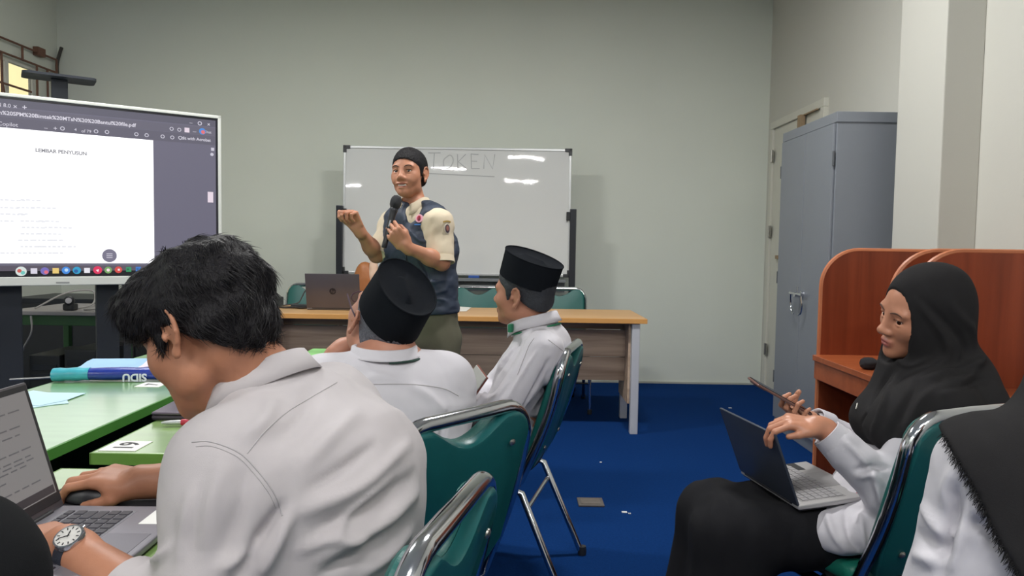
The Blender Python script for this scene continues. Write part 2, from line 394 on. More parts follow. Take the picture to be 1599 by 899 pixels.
for sx in (0, 1):
    for sz in (0, 1):
        c = MB(); x0 = -.016 if sx == 0 else WW-.044; z0 = -.016 if sz == 0 else WH-.044
        c.rbox((x0, (z0 if sz == 0 else WH-.012), -.022), (x0+.06, (z0 if sz == 0 else WH-.012)+.028, .010), .003, R=WR, c=WC)
        c.rbox(((x0 if sx == 0 else WW-.012), z0, -.022), ((x0 if sx == 0 else WW-.012)+.028, z0+.06, .010), .003, R=WR, c=WC)
        c.build('corner_cap', m_blk, wb)
for s, x in ((-1, WBX0-.032), (1, WBX1+.03)):
    MB().rbox((x-.026, WBY-.02, .09), (x+.026, WBY+.03, 1.515), .005).build('post', m_blkm, wb)
    MB().rbox((min(x, x-s*.05)-.005, WBY-.005, 1.42), (max(x, x-s*.05)+.005, WBY+.02, 1.49), .003).build('clamp', m_blk, wb)
    MB().rbox((x-.025, WBY-.28, .05), (x+.025, WBY+.30, .09), .006).build('foot', m_blkm, wb)
    for yy in (WBY-.25, WBY+.27): MB().tube([(x-.015, yy, .027), (x+.015, yy, .027)], .026, 14).build('caster', m_blk, wb, True)
MB().rbox((WBX0-.03, WBY-.01, .30), (WBX1+.03, WBY+.02, .35), .004).build('cross_bar', m_alu2, wb)
tr = MB(); tr.rbox((WBX0+.03, WBY-.10, WBZ0-.055), (WBX1-.03, WBY-.005, WBZ0-.045), .002); tr.rbox((WBX0+.03, WBY-.105, WBZ0-.055), (WBX1-.03, WBY-.098, WBZ0-.03), .002); tr.rbox((WBX0+.03, WBY-.008, WBZ0-.14), (WBX1-.03, WBY+.0, WBZ0-.045), .002)
tr.build('pen_tray', M('tray_grey', (120, 124, 128), .5, .3), wb)
MB().rbox((WBX0-.03, WBY-.008, WBZ0-.30), (WBX1+.03, WBY+.02, WBZ0-.255), .003).build('lower_bar', m_alu2, wb)
# faint hand-written letters
ltr = [[(0, 1), (.9, 1.02)], [(.45, 1.0), (.40, 0)], [(1.5, .85), (1.15, .55), (1.2, .1), (1.6, .05), (1.85, .5), (1.7, .85), (1.45, .85)], [(2.15, .95), (2.2, 0)], [(2.75, .95), (2.22, .45), (2.85, 0)],
       [(3.15, .98), (3.2, 0)], [(3.12, .98), (3.7, .95)], [(3.18, .5), (3.6, .5)], [(3.2, 0), (3.8, .02)], [(4.1, 0), (4.15, .95), (4.75, 0), (4.9, .98)], [(-.1, -.35), (2.2, -.42), (4.9, -.5)]]
hw = MB(); o_ = wbp(0, 0); s_ = .115; lx = (A(668, 262, 6.2)[0]-WBX0); lz = (A(668, 262, 6.2)[2]-WBZ0)/math.cos(TILT)
for st in ltr: hw.tube([wbp(lx+p[0]*s_*.98, lz+p[1]*.125, .001) for p in (spline(st, 5) if len(st) > 4 and st[0][0] == 1.5 else st)], .0045, 6, flat=(WR[2], .15))
hw.build('lettering', M('marker_ghost', (168, 171, 172), .5), wb)
er = empty('board_eraser', (-.33, WBY-.05, WBZ0-.045), 'small blue board eraser lying on the pen tray', 'eraser')
MB().rbox((-.36, WBY-.075, WBZ0-.030), (-.27, WBY-.03, WBZ0-.008), .004).build('grip', M('eraser_blue', (44, 84, 160), .5), er)
MB().rbox((-.36, WBY-.075, WBZ0-.045), (-.27, WBY-.03, WBZ0-.030), .002).build('felt', M('felt_grey', (90, 92, 98), .9), er)
# ---- interactive display
DR = vec(-1.677, 4.30, 1.917)                       # top right corner of the panel
DL = nrm((-.823, -.568, 0)); DN = nrm((.568, -.823, 0)); DU = vec(0, 0, 1.)
DW, DH = 1.70, .955
DRm = np.array([-DL, DU, DN])                       # local axes: right, up, out
def dpl(u, v, o=0.): return DR + DL*u - DU*v + DN*o  # u: metres left of the right edge, v: metres down
def duv(px, py):
    r = ray(px, py); t = ((DR-EYE)@DN)/(r@DN); p = EYE+r*t-DR
    return p@DL, -p[2]
dp = empty('interactive_display', (-2.38, 3.82, 0), 'large white-framed interactive display showing a document page', 'display')
m_wframe = M('white_frame', (214, 216, 210), .4, var=.01)
fr = MB()
for u0, u1, v0, v1 in ((0, DW, 0, .018), (0, DW, DH-.045, DH), (0, .018, 0, DH), (DW-.018, DW, 0, DH)):
    fr.rbox((-u1, -v1, -.06), (-u0, -v0, .004), .004, R=DRm, c=DR)
fr.build('bezel', m_wframe, dp)
MB().rbox((-DW+.01, -DH+.01, -.075), (-.01, -.01, -.008), .004, R=DRm, c=DR).build('housing', m_blk, dp)
MB().rbox((-DW+.016, -DH+.043, -.006), (-.016, -.016, -.002), .001, R=DRm, c=DR).build('screen_border', M('screen_black', (34, 34, 42), .25), dp)
SU0, SV0, SV1 = .030, .030, DH-.075
lay = [0]
def panel(name, u0, v0, u1, v1, mat, z, par, poly=None):
    mb = MB(); mb.prism(poly if poly else [(-u1, -v1), (-u0, -v1), (-u0, -v0), (-u1, -v0)], .0004, DRm, dpl(0, 0, z)); return mb.build(name, mat, par)
scr = panel('screen', SU0, SV0, DW-.03, SV1, emis('ui_grey', (110, 107, 126), .85), -.0015, dp)
def vv(px, py): return duv(px, py)[1]
t0 = vv(0, 185) if False else SV0
va = .085; vb = .135; vc = .178                       # tab strip / address bar / tool bar
panel('tab_strip', SU0, SV0, DW-.03, va-.018, emis('ui_tabs', (92, 90, 106), .85), -.0010, dp)
panel('address_bar', SU0, va-.012, DW-.03, vb-.018, emis('ui_addr', (104, 101, 117), .85), -.0010, dp)
panel('tool_bar', SU0, vb-.016, DW-.03, vc-.008, emis('ui_tool', (98, 95, 111), .85), -.0010, dp)
pu, _ = duv(240, 300)
pt = duv(240, 219)[1]; pb = duv(240, 411)[1]
panel('document_page', pu, pt, DW-.03, pb, emis('ui_page', (252, 252, 254), 1.5), -.0008, dp)
panel('task_bar', SU0, pb+.012, DW-.03, SV1, emis('ui_task', (96, 88, 102), .8), -.0008, dp)
m_txt = emis('ui_text', (226, 222, 234), .9); m_gtxt = emis('ui_page_text', (150, 150, 156), .8); m_gtxt2 = emis('ui_page_text_faint', (240, 241, 244), 1.2)
TR = (-DL, DU, DN)
def utext(s, px, py, size, mat=None, right=False, bold=0.):
    u, v = duv(px, py); return text_mesh('screen_text', s, size, TR, dpl(u, v+size*.35, -.0004), mat or m_txt, dp, .0001, bold, 'RIGHT' if right else 'LEFT')
utext('MTSN 8.0', 17, 165, .026, right=True); utext('×', 20, 166, .034); utext('+', 34, 167, .04)
utext('EN%20%20BANTUL/Dokumen%20SPM%20Bimtek%20MTsN%20%20Bantul%20file.pdf', 212, 195.5, .0265, right=True, bold=.0006)
utext('Ask Copilot', 28, 195, .027, right=True)
for s, x, y, z in (('–', 69, 199, .03), ('+', 83, 200, .032), ('4', 116, 202, .022), ('of 79', 127, 204, .022), ('–', 296, 191, .03), ('×', 323, 194, .034), ('...', 301, 203, .03)): utext(s, x, y, z)
utext('Chat', 330, 206.5, .021, right=True); utext('Edit with Acrobat', 329, 219, .023, right=True, bold=.0004)
utext('LEMBAR PENYUSUN', 55, 234, .0255, m_gtxt, bold=.0010)
def icon(px, py, r, mat, n=18, nm='icon', inner=None):
    u, v = duv(px, py); poly = [(-u+r*math.cos(2*math.pi*k/n+math.pi/4), -v+r*math.sin(2*math.pi*k/n+math.pi/4)) for k in range(n)]
    o = panel(nm, 0, 0, 0, 0, mat, -.0006, dp, poly)
    if inner: 
        for (dx, dy, rr, mm, nn) in inner: panel('icon_detail', 0, 0, 0, 0, mm, -.0004, o, [(-u+dx*r+rr*r*math.cos(2*math.pi*k/nn+math.pi/4), -v+dy*r+rr*r*math.sin(2*math.pi*k/nn+math.pi/4)) for k in range(nn)])
    return o
E_ = lambda n, c, s=.95: emis('ui_'+n, c, s)
tl = E_('tool_icon', (206, 203, 216)); g_ = emis('ui_tool_bg', (98, 95, 111), .85)
for x, y in ((97.5, 200.5), (150, 205), (167, 206), (213, 209.5), (229, 211), (254, 213), (269, 214.5), (281.5, 215), (268, 201), (280, 202.5)):
    icon(x, y, .0105, tl, 14, inner=[(0, 0, .62, g_, 14)])
icon(312, 192.5, .012, tl, 8, inner=[(0, 0, .6, emis('ui_tabs', (92, 90, 106), .85), 8)])
icon(292, 203, .018, E_('pinkish', (236, 220, 232)), 4); icon(316, 205, .018, E_('cop_a', (70, 140, 220)), 16, inner=[(.2, -.2, .6, E_('cop_b', (230, 110, 110)), 12)])
icon(332, 233, .012, tl, 4); icon(331, 241, .010, tl, 6)
u_, v_ = duv(333, 308)
panel('side_tab', u_, v_-.03, u_+.03, v_+.03, E_('pinkish', (236, 220, 232)), -.0005, dp)
icon(171, 399, .035, emis('ui_menu', (128, 124, 146), .85), 26, 'menu_button', [(0, .28, .0, tl, 4)])
for dy in (-.010, 0, .010):
    u, v = duv(171, 399); panel('menu_line', u-.014, v+dy-.002, u+.014, v+dy+.002, tl, -.0003, dp)
ic = [(33, 423.5, .024, (220, 230, 226)), (53, 423, .020, (222, 218, 232)), (70, 423, .019, (120, 110, 190)), (87, 422.5, .020, (238, 206, 120)), (103, 422, .019, (64, 140, 226)), (120, 422, .019, (40, 160, 205)),
      (136, 422, .019, (238, 236, 244)), (152.5, 421.5, .021, (226, 44, 92)), (169, 421.5, .018, (120, 168, 100)), (185, 421, .018, (216, 72, 66)), (201, 420.5, .018, (50, 150, 100)), (216, 420, .018, (60, 120, 200))]
for k, (x, y, r, c) in enumerate(ic):
    inn = {0: [(-.3, .1, .4, E_('ic_red', (206, 90, 80)), 10), (.3, -.3, .4, E_('ic_teal', (110, 200, 190)), 10)], 2: [(.3, -.3, .5, E_('ic_pink', (226, 110, 130)), 10)], 4: [(.1, .1, .45, E_('ic_pale', (190, 222, 250)), 12)], 5: [(-.2, -.2, .5, E_('ic_navy', (30, 96, 160)), 12)],
           7: [(0, -.1, .45, E_('ic_white', (250, 226, 232)), 3)], 8: [(0, 0, .45, E_('ic_white', (250, 226, 232)), 12)], 9: [(.1, 0, .4, E_('ic_white', (250, 226, 232)), 4)], 10: [(-.2, 0, .4, E_('ic_dkgreen', (24, 104, 66)), 4)], 11: [(-.2, 0, .4, E_('ic_navy', (30, 96, 160)), 4)]}.get(k)
    icon(x, y, r, E_('ic%d' % k, c), 4 if k in (1, 3, 6, 10, 11) else 16, inner=inn)
# faint lines of the document
rw = random.Random(3)
for (y, xs) in ((262, (8, 40, 90, 130)), (270, (10, 60, 100)), (278, (8, 50, 110)), (312, (0, 32)), (324, (0, 26, 48)), (334, (0, 28)), (345, (0, 32, 60)), (355, (34, 70)), (365, (32, 58)), (375, (28, 50, 78)), (385, (32, 60, 82)), (395, (0, 28, 60, 74))):
    for x in xs:
        u, v = duv(x, y); w = rw.uniform(.04, .11); wd = ''.join(rw.choice('aenrmou') for _ in range(1))
        mb = MB(); k = 0.
        while k < w:
            q = rw.uniform(.010, .022); mb.prism([(-u+k, -v-.004), (-u+k+q, -v-.004), (-u+k+q, -v+.005), (-u+k, -v+.005)], .0002, DRm, dpl(0, 0, -.0004)); k += q+.006
        mb.build('text_line', m_gtxt2 if y < 300 else emis('ui_page_text_mid', (224, 225, 230), 1.1), dp)
u, v = duv(98, 441); MB().box((-u-.03, -v-.004, .003), (-u+.03, -v+.004, .0048), DRm, DR).build('wordmark', M('mark_grey', (150, 152, 150), .5), dp)
# stand under the display
st = empty('display_stand', (-2.42, 3.95, 0), 'black rolling stand carrying the white-framed display, small camera shelf on top', 'stand')
m_stand = M('stand_black', (42, 46, 54), .5, .2, var=.04)
def srb(name, u0, u1, v0, v1, o0, o1, mat=m_stand, b=.006): return MB().rbox((-u1, -v1, o0), (-u0, -v0, o1), b, R=DRm, c=DR).build(name, mat, st)
uL = duv(8, 500)[0]; uR = duv(172, 500)[0]; zf = DR[2]
for uc, w in ((uR, .055), (uL, .075), ):
    srb('post', uc-w, uc+w, .25, zf-.12, -.16, -.09)
srb('slim_post', uR-.115, uR-.075, .30, zf-.12, -.14, -.10)
srb('cross_bar', uR-.02, uL+.02, .45, .55, -.115, -.08); srb('lower_bar', uR-.02, uL+.02, zf-.30, zf-.22, -.15, -.10)
for uc in (uR, uL):
    srb('foot', uc-.04, uc+.04, zf-.12, zf-.06, -.42, .28)
    for o in (-.36, .22): MB().tube([dpl(uc-.02, zf-.031, o), dpl(uc+.02, zf-.031, o)], .03, 14).build('caster', m_blk, st, True)
up = duv(88, 150)[0]-.02; vt = -.115
srb('top_pole', up-.038, up+.038, vt, .45, -.12, -.08)
MB().prism(rrect(-up-.165, -.09, -up+.165, .09, .03), .012, np.array([-DL, DN, -DU])*np.array([[1], [1], [-1]]), dpl(0, vt, -.10)).build('camera_shelf', m_stand, st)
# ---- computer desk behind the display
m_green = M('green_steel', (62, 108, 62), .5, var=.06); m_dgrey = M('desk_grey', (150, 146, 146), .5)
bd = empty('computer_desk', (-2.85, 4.9, 0), 'grey-topped computer desk on a green steel frame behind the display', 'desk')
BX0, BX1, BY0, BY1, BZ = -3.16, -2.38, 4.62, 5.25, .75
MB().rbox((BX0, BY0, BZ-.025), (BX1, BY1, BZ), .004).build('desk_top', m_dgrey, bd)
MB().rbox((BX0+.02, BY0+.03, BZ-.09), (BX1-.02, BY0+.06, BZ-.026), .003).build('front_rail', m_green, bd)
for x in (BX0+.02, BX1-.06):
    for y in (BY0+.03, BY1-.06): MB().rbox((x, y, 0), (x+.04, y+.04, BZ-.026), .004).build('leg', m_green, bd)
# dark equipment under and behind it
def tower(name, lo, hi, label):
    r = empty(name, ((lo[0]+hi[0])/2, (lo[1]+hi[1])/2, lo[2]), label, 'computer')
    MB().rbox(lo, hi, .008).build('case', m_blk, r)
    MB().rbox((lo[0]+.02, lo[1]-.006, hi[2]-.10), (hi[0]-.02, lo[1]+.002, hi[2]-.06), .002).build('drive_bay', m_blkm, r)
    MB().rbox((lo[0]+.02, lo[1]-.006, hi[2]-.16), (hi[0]-.02, lo[1]+.002, hi[2]-.12), .002).build('drive_bay', m_blkm, r)
    MB().tube([(hi[0]-.05, lo[1]-.006, lo[2]+.12), (hi[0]-.05, lo[1]+.002, lo[2]+.12)], .012, 12).build('power_button', m_alu2, r)
tower('computer_tower', (-3.08, 4.72, 0), (-2.88, 5.15, .46), 'black computer tower on the floor under the grey-topped desk')
tower('computer_tower', (-2.84, 4.70, 0), (-2.64, 5.15, .50), 'taller black computer tower close beside the green desk leg')
ck = empty('equipment_cabinet', (-2.7, 5.9, 0), 'low black equipment cabinet against the wall behind the grey-topped desk', 'cabinet')
MB().rbox((-3.9, 5.75, 0), (-1.95, 6.35, .74), .006).build('body', m_blkm, ck)
for k in range(4): MB().rbox((-3.88+k*.485, 5.735, .05), (-3.41+k*.485, 5.752, .70), .003).build('door', m_blk, ck)
def monitor(c, yaw, label, w=.50, h=.30, white=False):
    r = empty('monitor', c, label, 'monitor'); ca, sa = math.cos(yaw), math.sin(yaw); R = ((ca, sa, 0), (-sa, ca, 0), (0, 0, 1)); c = np.array(c)
    mm = m_wframe if white else m_blk
    MB().rbox((-w/2, -.02, .10), (w/2, .02, .10+h), .006, R=R, c=c).build('housing', mm, r)
    MB().rbox((-w/2+.02, -.024, .12), (w/2-.02, -.018, .08+h), .002, R=R, c=c).build('screen', M('dark_screen', (30, 32, 38), .25), r)
    MB().rbox((-.03, .0, .01), (.03, .04, .16), .006, R=R, c=c).build('neck', mm, r); MB().rbox((-.11, -.08, 0), (.11, .08, .014), .006, R=R, c=c).build('foot', mm, r)
monitor((-3.0, 6.0, .742), .1, 'black monitor on the low equipment cabinet beside the window corner')
monitor((-2.35, 6.0, .742), -.1, 'pale framed monitor on the low equipment cabinet', .48, .29, True)
wc = empty('webcam', (-2.80, 4.70, BZ), 'small black webcam with a pale ring lens on the grey-topped desk', 'webcam')
MB().rbox((-2.835, 4.68, BZ), (-2.765, 4.74, BZ+.045), .012).build('clip', m_blk, wc)
wb_ = MB().lathe([(.0, -.03), (.026, -.028), (.032, 0), (.03, .022), (.024, .026)], (-2.80, 4.70, BZ+.062), (.35, -.9, .1), 20).build('body', m_blk, wc, True)
MB().lathe([(.016, 0), (.018, .002), (.018, .005), (.013, .006)], vec(-2.80, 4.70, BZ+.062)+nrm((.35, -.9, .1))*.026, (.35, -.9, .1), 18).build('lens_ring', M('pale_ring', (200, 198, 200), .3), wc, True)
for pts, lab in (([(-3.05, 4.75, BZ+.006), (-3.0, 5.0, BZ+.09), (-2.88, 5.1, BZ+.10), (-2.82, 5.0, BZ+.02), (-2.80, 4.76, BZ+.006)], 'grey cable looping over the grey-topped desk to the webcam'),
                 ([(-2.72, 4.72, BZ+.006), (-2.62, 4.70, BZ+.012), (-2.52, 4.75, BZ+.010), (-2.42, 4.70, BZ+.012)], 'pale cable lying along the edge of the grey-topped desk'),
                 ([(-3.0, 4.63, BZ-.03), (-2.98, 4.60, .62), (-3.04, 4.60, .50), (-3.06, 4.62, .40)], 'pale cable hanging below the grey-topped desk')):
    tag(MB().tube(spline(pts, 8), .006, 8).build('cable', M('grey_cable', (150, 148, 146), .5), None, True), lab, 'cable')
gp = empty('side_desk', (-1.9, 4.75, 0), 'green panelled desk end standing just behind the display edge', 'desk')
MB().rbox((-2.16, 4.66, .0), (-1.72, 4.69, .70), .004).build('end_panel', m_green, gp); MB().rbox((-2.18, 4.64, .70), (-1.70, 5.2, .725), .004).build('desk_top', m_dgrey, gp)
# ---- green pupil desks
def green_top():
    m = M('green_laminate', (128, 172, 116), .35, var=.10, scale=5., stretch=(1., 6., 1.), spec=.6, coat=1.); return m
m_gtop = green_top(); m_gedge = M('green_edge', (78, 140, 60), .45, var=.05); m_gdark = M('dark_green_panel', (52, 84, 70), .6, var=.08)
m_gtop2 = M('yellow_green_laminate', (134, 168, 96), .35, var=.10, scale=5., stretch=(1., 6., 1.), spec=.6, coat=1.); m_gedge2 = M('yellow_green_edge', (104, 146, 60), .45, var=.05)
m_gtop3 = M('pale_green_laminate', (134, 196, 118), .35, var=.05, scale=5.)
def desk(x0, x1, y0, y1, label, top=None, edge=None, z=.72):
    r = empty('pupil_desk', ((x0+x1)/2, (y0+y1)/2, 0), label, 'desk', 'green pupil desks')
    MB().rbox((x0, y0, z-.026), (x1, y1, z), .003).build('desk_top', top or m_gtop, r)
    e = MB()
    for a, b in (((x0-.001, y0-.003, z-.027), (x1+.001, y0, z-.001)), ((x0-.001, y1, z-.027), (x1+.001, y1+.003, z-.001)), ((x0-.003, y0-.003, z-.027), (x0, y1+.003, z-.001)), ((x1, y0-.003, z-.027), (x1+.003, y1+.003, z-.001))): e.box(a, b)
    e.build('edge_band', edge or m_gedge, r)
    MB().rbox((x0+.03, y0+.03, .02), (x0+.05, y1-.03, z-.027), .003).build('front_panel', m_gdark, r)
    MB().rbox((x0+.05, y0+.03, .02), (x1-.06, y0+.05, z-.027), .003).build('side_panel', m_gdark, r)
    MB().rbox((x0+.05, y1-.05, .02), (x1-.06, y1-.03, z-.027), .003).build('side_panel', m_gdark, r)
    MB().rbox((x0+.05, y0+.05, z-.16), (x0+.16, y1-.05, z-.145), .003).build('under_shelf', m_gdark, r)
    return r
desk(-1.54, -1.055, 1.655, 2.495, 'green desk with pale blue paper and a rolled blue wrapper on it')
desk(-1.54, -1.055, 2.505, 3.345, 'green desk standing farthest along the row under the display')
desk(-.945, -.50, 1.66, 2.50, 'yellow-green desk with a number card and closed laptop on it', m_gtop2, m_gedge2)
desk(-.905, -.47, 2.56, 3.385, 'pale green desk before the man in the black cap resting his head', m_gtop3, m_gedge2)
desk(-.94, -.47, .84, 1.54, 'yellow-green desk under the young man\'s open grey laptop', m_gtop2, m_gedge2)
# number cards
m_card = M('white_card', (232, 232, 228), .6, var=.01); m_ink = M('black_ink', (38, 38, 42), .6)
def number_card(cx, cy, z, w, h, s, label, digits):
    r = empty('number_card', (cx, cy, z), label, 'card'); MB().box((cx-h/2, cy-w/2, z), (cx+h/2, cy+w/2, z+.0012)).build('card', m_card, r)
    if digits: text_mesh('digits', digits, s, ((0, 1, 0), (-1, 0, 0), (0, 0, 1)), (cx+s*.36, cy, z+.0012), m_ink, r, .0002, .0015, 'CENTER')
number_card(-.895, 1.715, .7203, .085, .085, .062, 'white number card reading 19 on the desk corner', '19')
p_ = AZ(242, 601, .72); number_card(p_[0]-.01, p_[1], .7203, .08, .08, .06, 'white number card on the desk with the rolled wrapper', '7')
number_card(-1.10, 3.27, .7203, .08, .07, .05, 'white card at the far end of the desk row', '')
# pale blue papers
m_bpap = M('pale_blue_paper', (188, 218, 228), .7, var=.02)
def sheet(pts, z, label, mat=m_bpap):
    P = [AZ(x, y, z) for x, y in pts]; mb = MB(); n = len(P)
    mb.add([tuple(p) for p in P]+[tuple(p+vec(0, 0, .0015)) for p in P], [tuple(range(n))[::-1], tuple(range(n, 2*n))]+[(i, (i+1) % n, n+(i+1) % n, n+i) for i in range(n)])
    return tag(mb.build('paper_sheet', mat), label, 'paper')
sheet([(-60, 636), (52, 610), (102, 617), (107, 630), (85, 632), (22, 641)], .7205, 'pale blue paper sheet lying on the green desk')
sheet([(20, 628), (60, 613), (134, 614), (104, 625), (60, 634)], .7222, 'pale blue paper sheet lying slanted on top of another sheet')
# rolled wrapper
wr = empty('paper_wrapper', tuple(AZ(170, 592, .72)), 'rolled blue and turquoise printed paper wrapper on the green desk', 'wrapper')
wl0, wl1 = AZ(84, 596, .72), AZ(262, 594, .72); wd = nrm(wl1-wl0); wlen = np.linalg.norm(wl1-wl0)+.08
wp = nrm(np.cross((0, 0, 1), wd))
def roll_piece(name, a, b, mat, r=.026):
    P = [wl0+wd*(a+(b-a)*k/6)+vec(0, 0, .024+.002*math.sin(9*(a+k*.03))) for k in range(7)]
    return MB().tube(P, [r*(1+.06*math.sin(k*2.1+a*40)) for k in range(7)], 14, flat=((0, 0, 1), .85)).build(name, mat, wr, True)
m_tq = M('turquoise_film', (70, 170, 186), .3, var=.15, scale=25); m_navy = M('blue_film', (34, 54, 150), .25, var=.25, scale=30, coat=.5)
roll_piece('turquoise_end', 0, .115, m_tq); roll_piece('blue_roll', .115, wlen, m_navy, .0255)
def flap(name, a0, a1, b0, b1, mat, z0=.03, z1=.022, k0=0.):
    q = []
    for t in (0, .33, .66, 1):
        for e in (0, 1):
            a = a0+(a1-a0)*e; b = b0+(b1-b0)*t; q.append(wl0+wd*(a+b*k0)+wp*b+vec(0, 0, z0+(z1-z0)*t+.004*math.sin(7*a*9+t*5)))
    n = len(q); v = q+[p-vec(0, 0, .002) for p in q]; f = []
    for i in range(3): f += [(2*i, 2*i+1, 2*i+3, 2*i+2), (n+2*i+2, n+2*i+3, n+2*i+1, n+2*i)]
    f += [(0, 2, n+2, n), (2, 4, n+4, n+2), (4, 6, n+6, n+4), (1, n+1, n+3, 3), (3, n+3, n+5, 5), (5, n+5, n+7, 7), (0, n, n+1, 1), (6, 7, n+7, n+6)]
    return MB().add(v, f).build(name, mat, wr, True)
flap('pale_sheet', .06, .26, .015, .17, M('pale_blue_print', (140, 184, 220), .4, var=.08, scale=20), .045, .05)
flap('white_stripe', .26, .32, .015, .17, M('pale_pink_print', (226, 208, 224), .4, var=.05), .046, .051)
flap('blue_sheet', .32, .37, .015, .17, M('sky_print', (120, 166, 216), .4, var=.1), .046, .051); flap('coral_stripe', .37, .43, .015, .165, M('coral_print', (222, 176, 168), .4, var=.2, scale=30), .046, .051); flap('sky_sheet', .43, .50, .015, .17, M('sky_print2', (110, 160, 214), .4, var=.15), .046, .051)
lc = wl0+wd*.225+vec(0, 0, .024)+(-wp)*.0262*1.0
text_mesh('print', 'SIDU', .036, (-wd, -nrm((0, 0, 1)), nrm(np.cross(-wd, (0, 0, -1.)))), lc+vec(0, 0, .004), M('white_print', (222, 226, 236), .4), wr, .0006, .0012, 'RIGHT')
wsk = MB().tube([wl0+wd*.02+wp*.03+vec(0, 0, .012), wl0-wd*.15+wp*.03+vec(0, 0, .004)], .0035, 8).build('thin_rod', M('rod_grey', (150, 150, 150), .4, .5), None, True); tag(wsk, 'thin grey rod sticking out beside the rolled wrapper', 'rod')
# ---- laptops
def laptop(loc, rotz, label, w=.36, d=.245, ang=105, deck=(134, 132, 140), lidc=(92, 88, 92), keyc=(44, 42, 52), keys='parts', screen=None, logo=False, sticker=False, tilt=(0, 0), lid_len=None, nm='laptop', th=.016):
    r = empty(nm, (0, 0, 0), label, 'laptop'); md = M('deck_%d_%d' % deck[:2], deck, .38, .35, var=.02); ml = M('lid_%d_%d' % lidc[:2], lidc, .4, .4, var=.02)
    mk = M('keys_%d_%d' % keyc[:2], keyc, .5); dark = M('laptop_under', (36, 36, 40), .5)
    MB().rbox((-w/2, -d/2, .004), (w/2, d/2, th), .004, 3).build('base', md, r, True); MB().rbox((-w/2+.004, -d/2+.004, 0), (w/2-.004, d/2-.004, .0065), .002).build('underside', dark, r)
    kw, kd = w*.84/15, .019; kx0 = -w*.42; ky0 = d/2-.035
    me = MB().rbox((-kw*.44, -kd*.44, 0), (kw*.44, kd*.44, .0022), .0012, 1).mesh('key'); me.materials.append(mk)
    MB().rbox((kx0-.004, ky0-5.7*kd, th-.001), (kx0+kw*15+.004, ky0+kd*.75, th+.0004), .0005).build('key_bed', M('bed_%d' % deck[0], tuple(int(v*.85) for v in deck), .5), r)
    if keys == 'parts':
        for j in range(6):
            i = 0
            while i < 15:
                o = bpy.data.objects.new('key', me); COL.objects.link(o); o.parent = r
                span = 5 if (j == 5 and i == 4) else (2 if (i == 13 and j in (2, 3)) else 1)
                o.location = (kx0+kw*(i+span/2), ky0-kd*j, th); o.scale = (span*.98 if span > 1 else 1, .7 if j == 0 else 1, 1); i += span
    else:
        kb = MB()
        for j in range(6):
            for i in range(15): kb.box((kx0+kw*(i+.06), ky0-kd*(j+.42), th-.001), (kx0+kw*(i+.94), ky0-kd*(j-.42), th+.002))
        o = kb.build('keyboard', mk, r); o['kind'] = 'stuff'
    MB().rbox((-.055, -d/2+.012, th-.001), (.055, -d/2+.012+d*.30, th+.0006), .0005).build('touchpad', M('pad_%d' % deck[0], tuple(int(v*.93) for v in deck), .3, .3), r)
    if sticker: MB().box((w/2-.085, -d/2+.012, th), (w/2-.012, -d/2+.052, th+.0005)).build('sticker', m_card, r)
    a = math.radians(ang); L = lid_len or d; hy = d/2-.004; R = ((1, 0, 0), (0, -math.cos(a), math.sin(a)), (0, -math.sin(a), -math.cos(a)))  # x, along lid, screen normal
    lid = MB().rbox((-w/2, 0, -.007), (w/2, L, 0), .003, 2, R=R, c=(0, hy, th)).build('lid', ml, r, True)
    MB().rbox((-w/2+.004, .012, 0), (w/2-.004, L-.004, .0012), .0006, R=R, c=(0, hy, th)).build('bezel', M('lap_bezel', (40, 40, 44), .45), lid)
    if screen: MB().box((-w/2+.012, .028, .001), (w/2-.012, L-.014, .0018), R=R, c=(0, hy, th)).build('screen', screen, lid)
    MB().tube([(-w*.4, hy+.002, th-.001), (w*.4, hy+.002, th-.001)], .006, 10).build('hinge', dark, r, True)
    if logo:
        MB().lathe([(.022, 0), (.022, .0008)], vec(0, hy, th)+np.array([0, L*.5, -.0075])@np.array(R), -np.array(R[2]), 28).build('round_logo', M('logo_dark', (52, 50, 54), .3, .5), lid)
        text_mesh('logo_letters', 'hp', .03, (-np.array(R[0]), np.array(R[1]), -np.array(R[2])), vec(0, hy, th)+np.array([0, L*.5-.010, -.0085])@np.array(R), ml, lid, .0003, 0, 'CENTER', .3)
    r.rotation_euler = (tilt[0], tilt[1], rotz); r.location = loc
    return r, np.array(R), hy
def doc_screen():
    m = emis('doc_screen', (156, 152, 150), .55); return m
# young man's laptop: user side faces +x
hf, ff, fn = AZ(92, 772, .737), AZ(248, 800, .737), AZ(168, 893, .737)
S_LAP, S_R, S_HY = laptop((-.665, 1.100, .7205), math.radians(90+1), 'open dark grey laptop the young man types on', .36, .225, 106, screen=doc_screen(), sticker=True)
lidS = [o for o in S_LAP.children if o.name.startswith('lid')][0]; _sl = S_LAP.location.copy(); S_LAP.location = (0, 0, 0)
mtx = emis('doc_screen_text', (112, 110, 112), .5)
for j in range(22):
    mb = MB(); y = .195-j*.0065; k = -.13+rw.uniform(0, .02)
    while k < .12:
        q = rw.uniform(.010, .03); mb.box((k, y, .0018), (k+q, y+.0022, .0020), R=S_R, c=(0, S_HY, .016)); k += q+.007
        if rw.random() < .12: break
    mb.build('text_line', mtx, lidS)
mb = MB().box((-.165, .030, .0018), (.165, .043, .0022), R=S_R, c=(0, S_HY, .016)).build('task_bar', emis('doc_task', (60, 58, 62), .4), lidS); S_LAP.location = _sl
# presenter's laptop (lid towards the room)
c_ = AZ(538, 478, .75); laptop((c_[0], 5.13, .7505), math.pi+.03, 'dark grey laptop with round logo open on the presenter\'s table', .36, .24, 104, (120, 116, 120), (98, 92, 96), keys='joined', logo=True, nm='presenter_laptop')
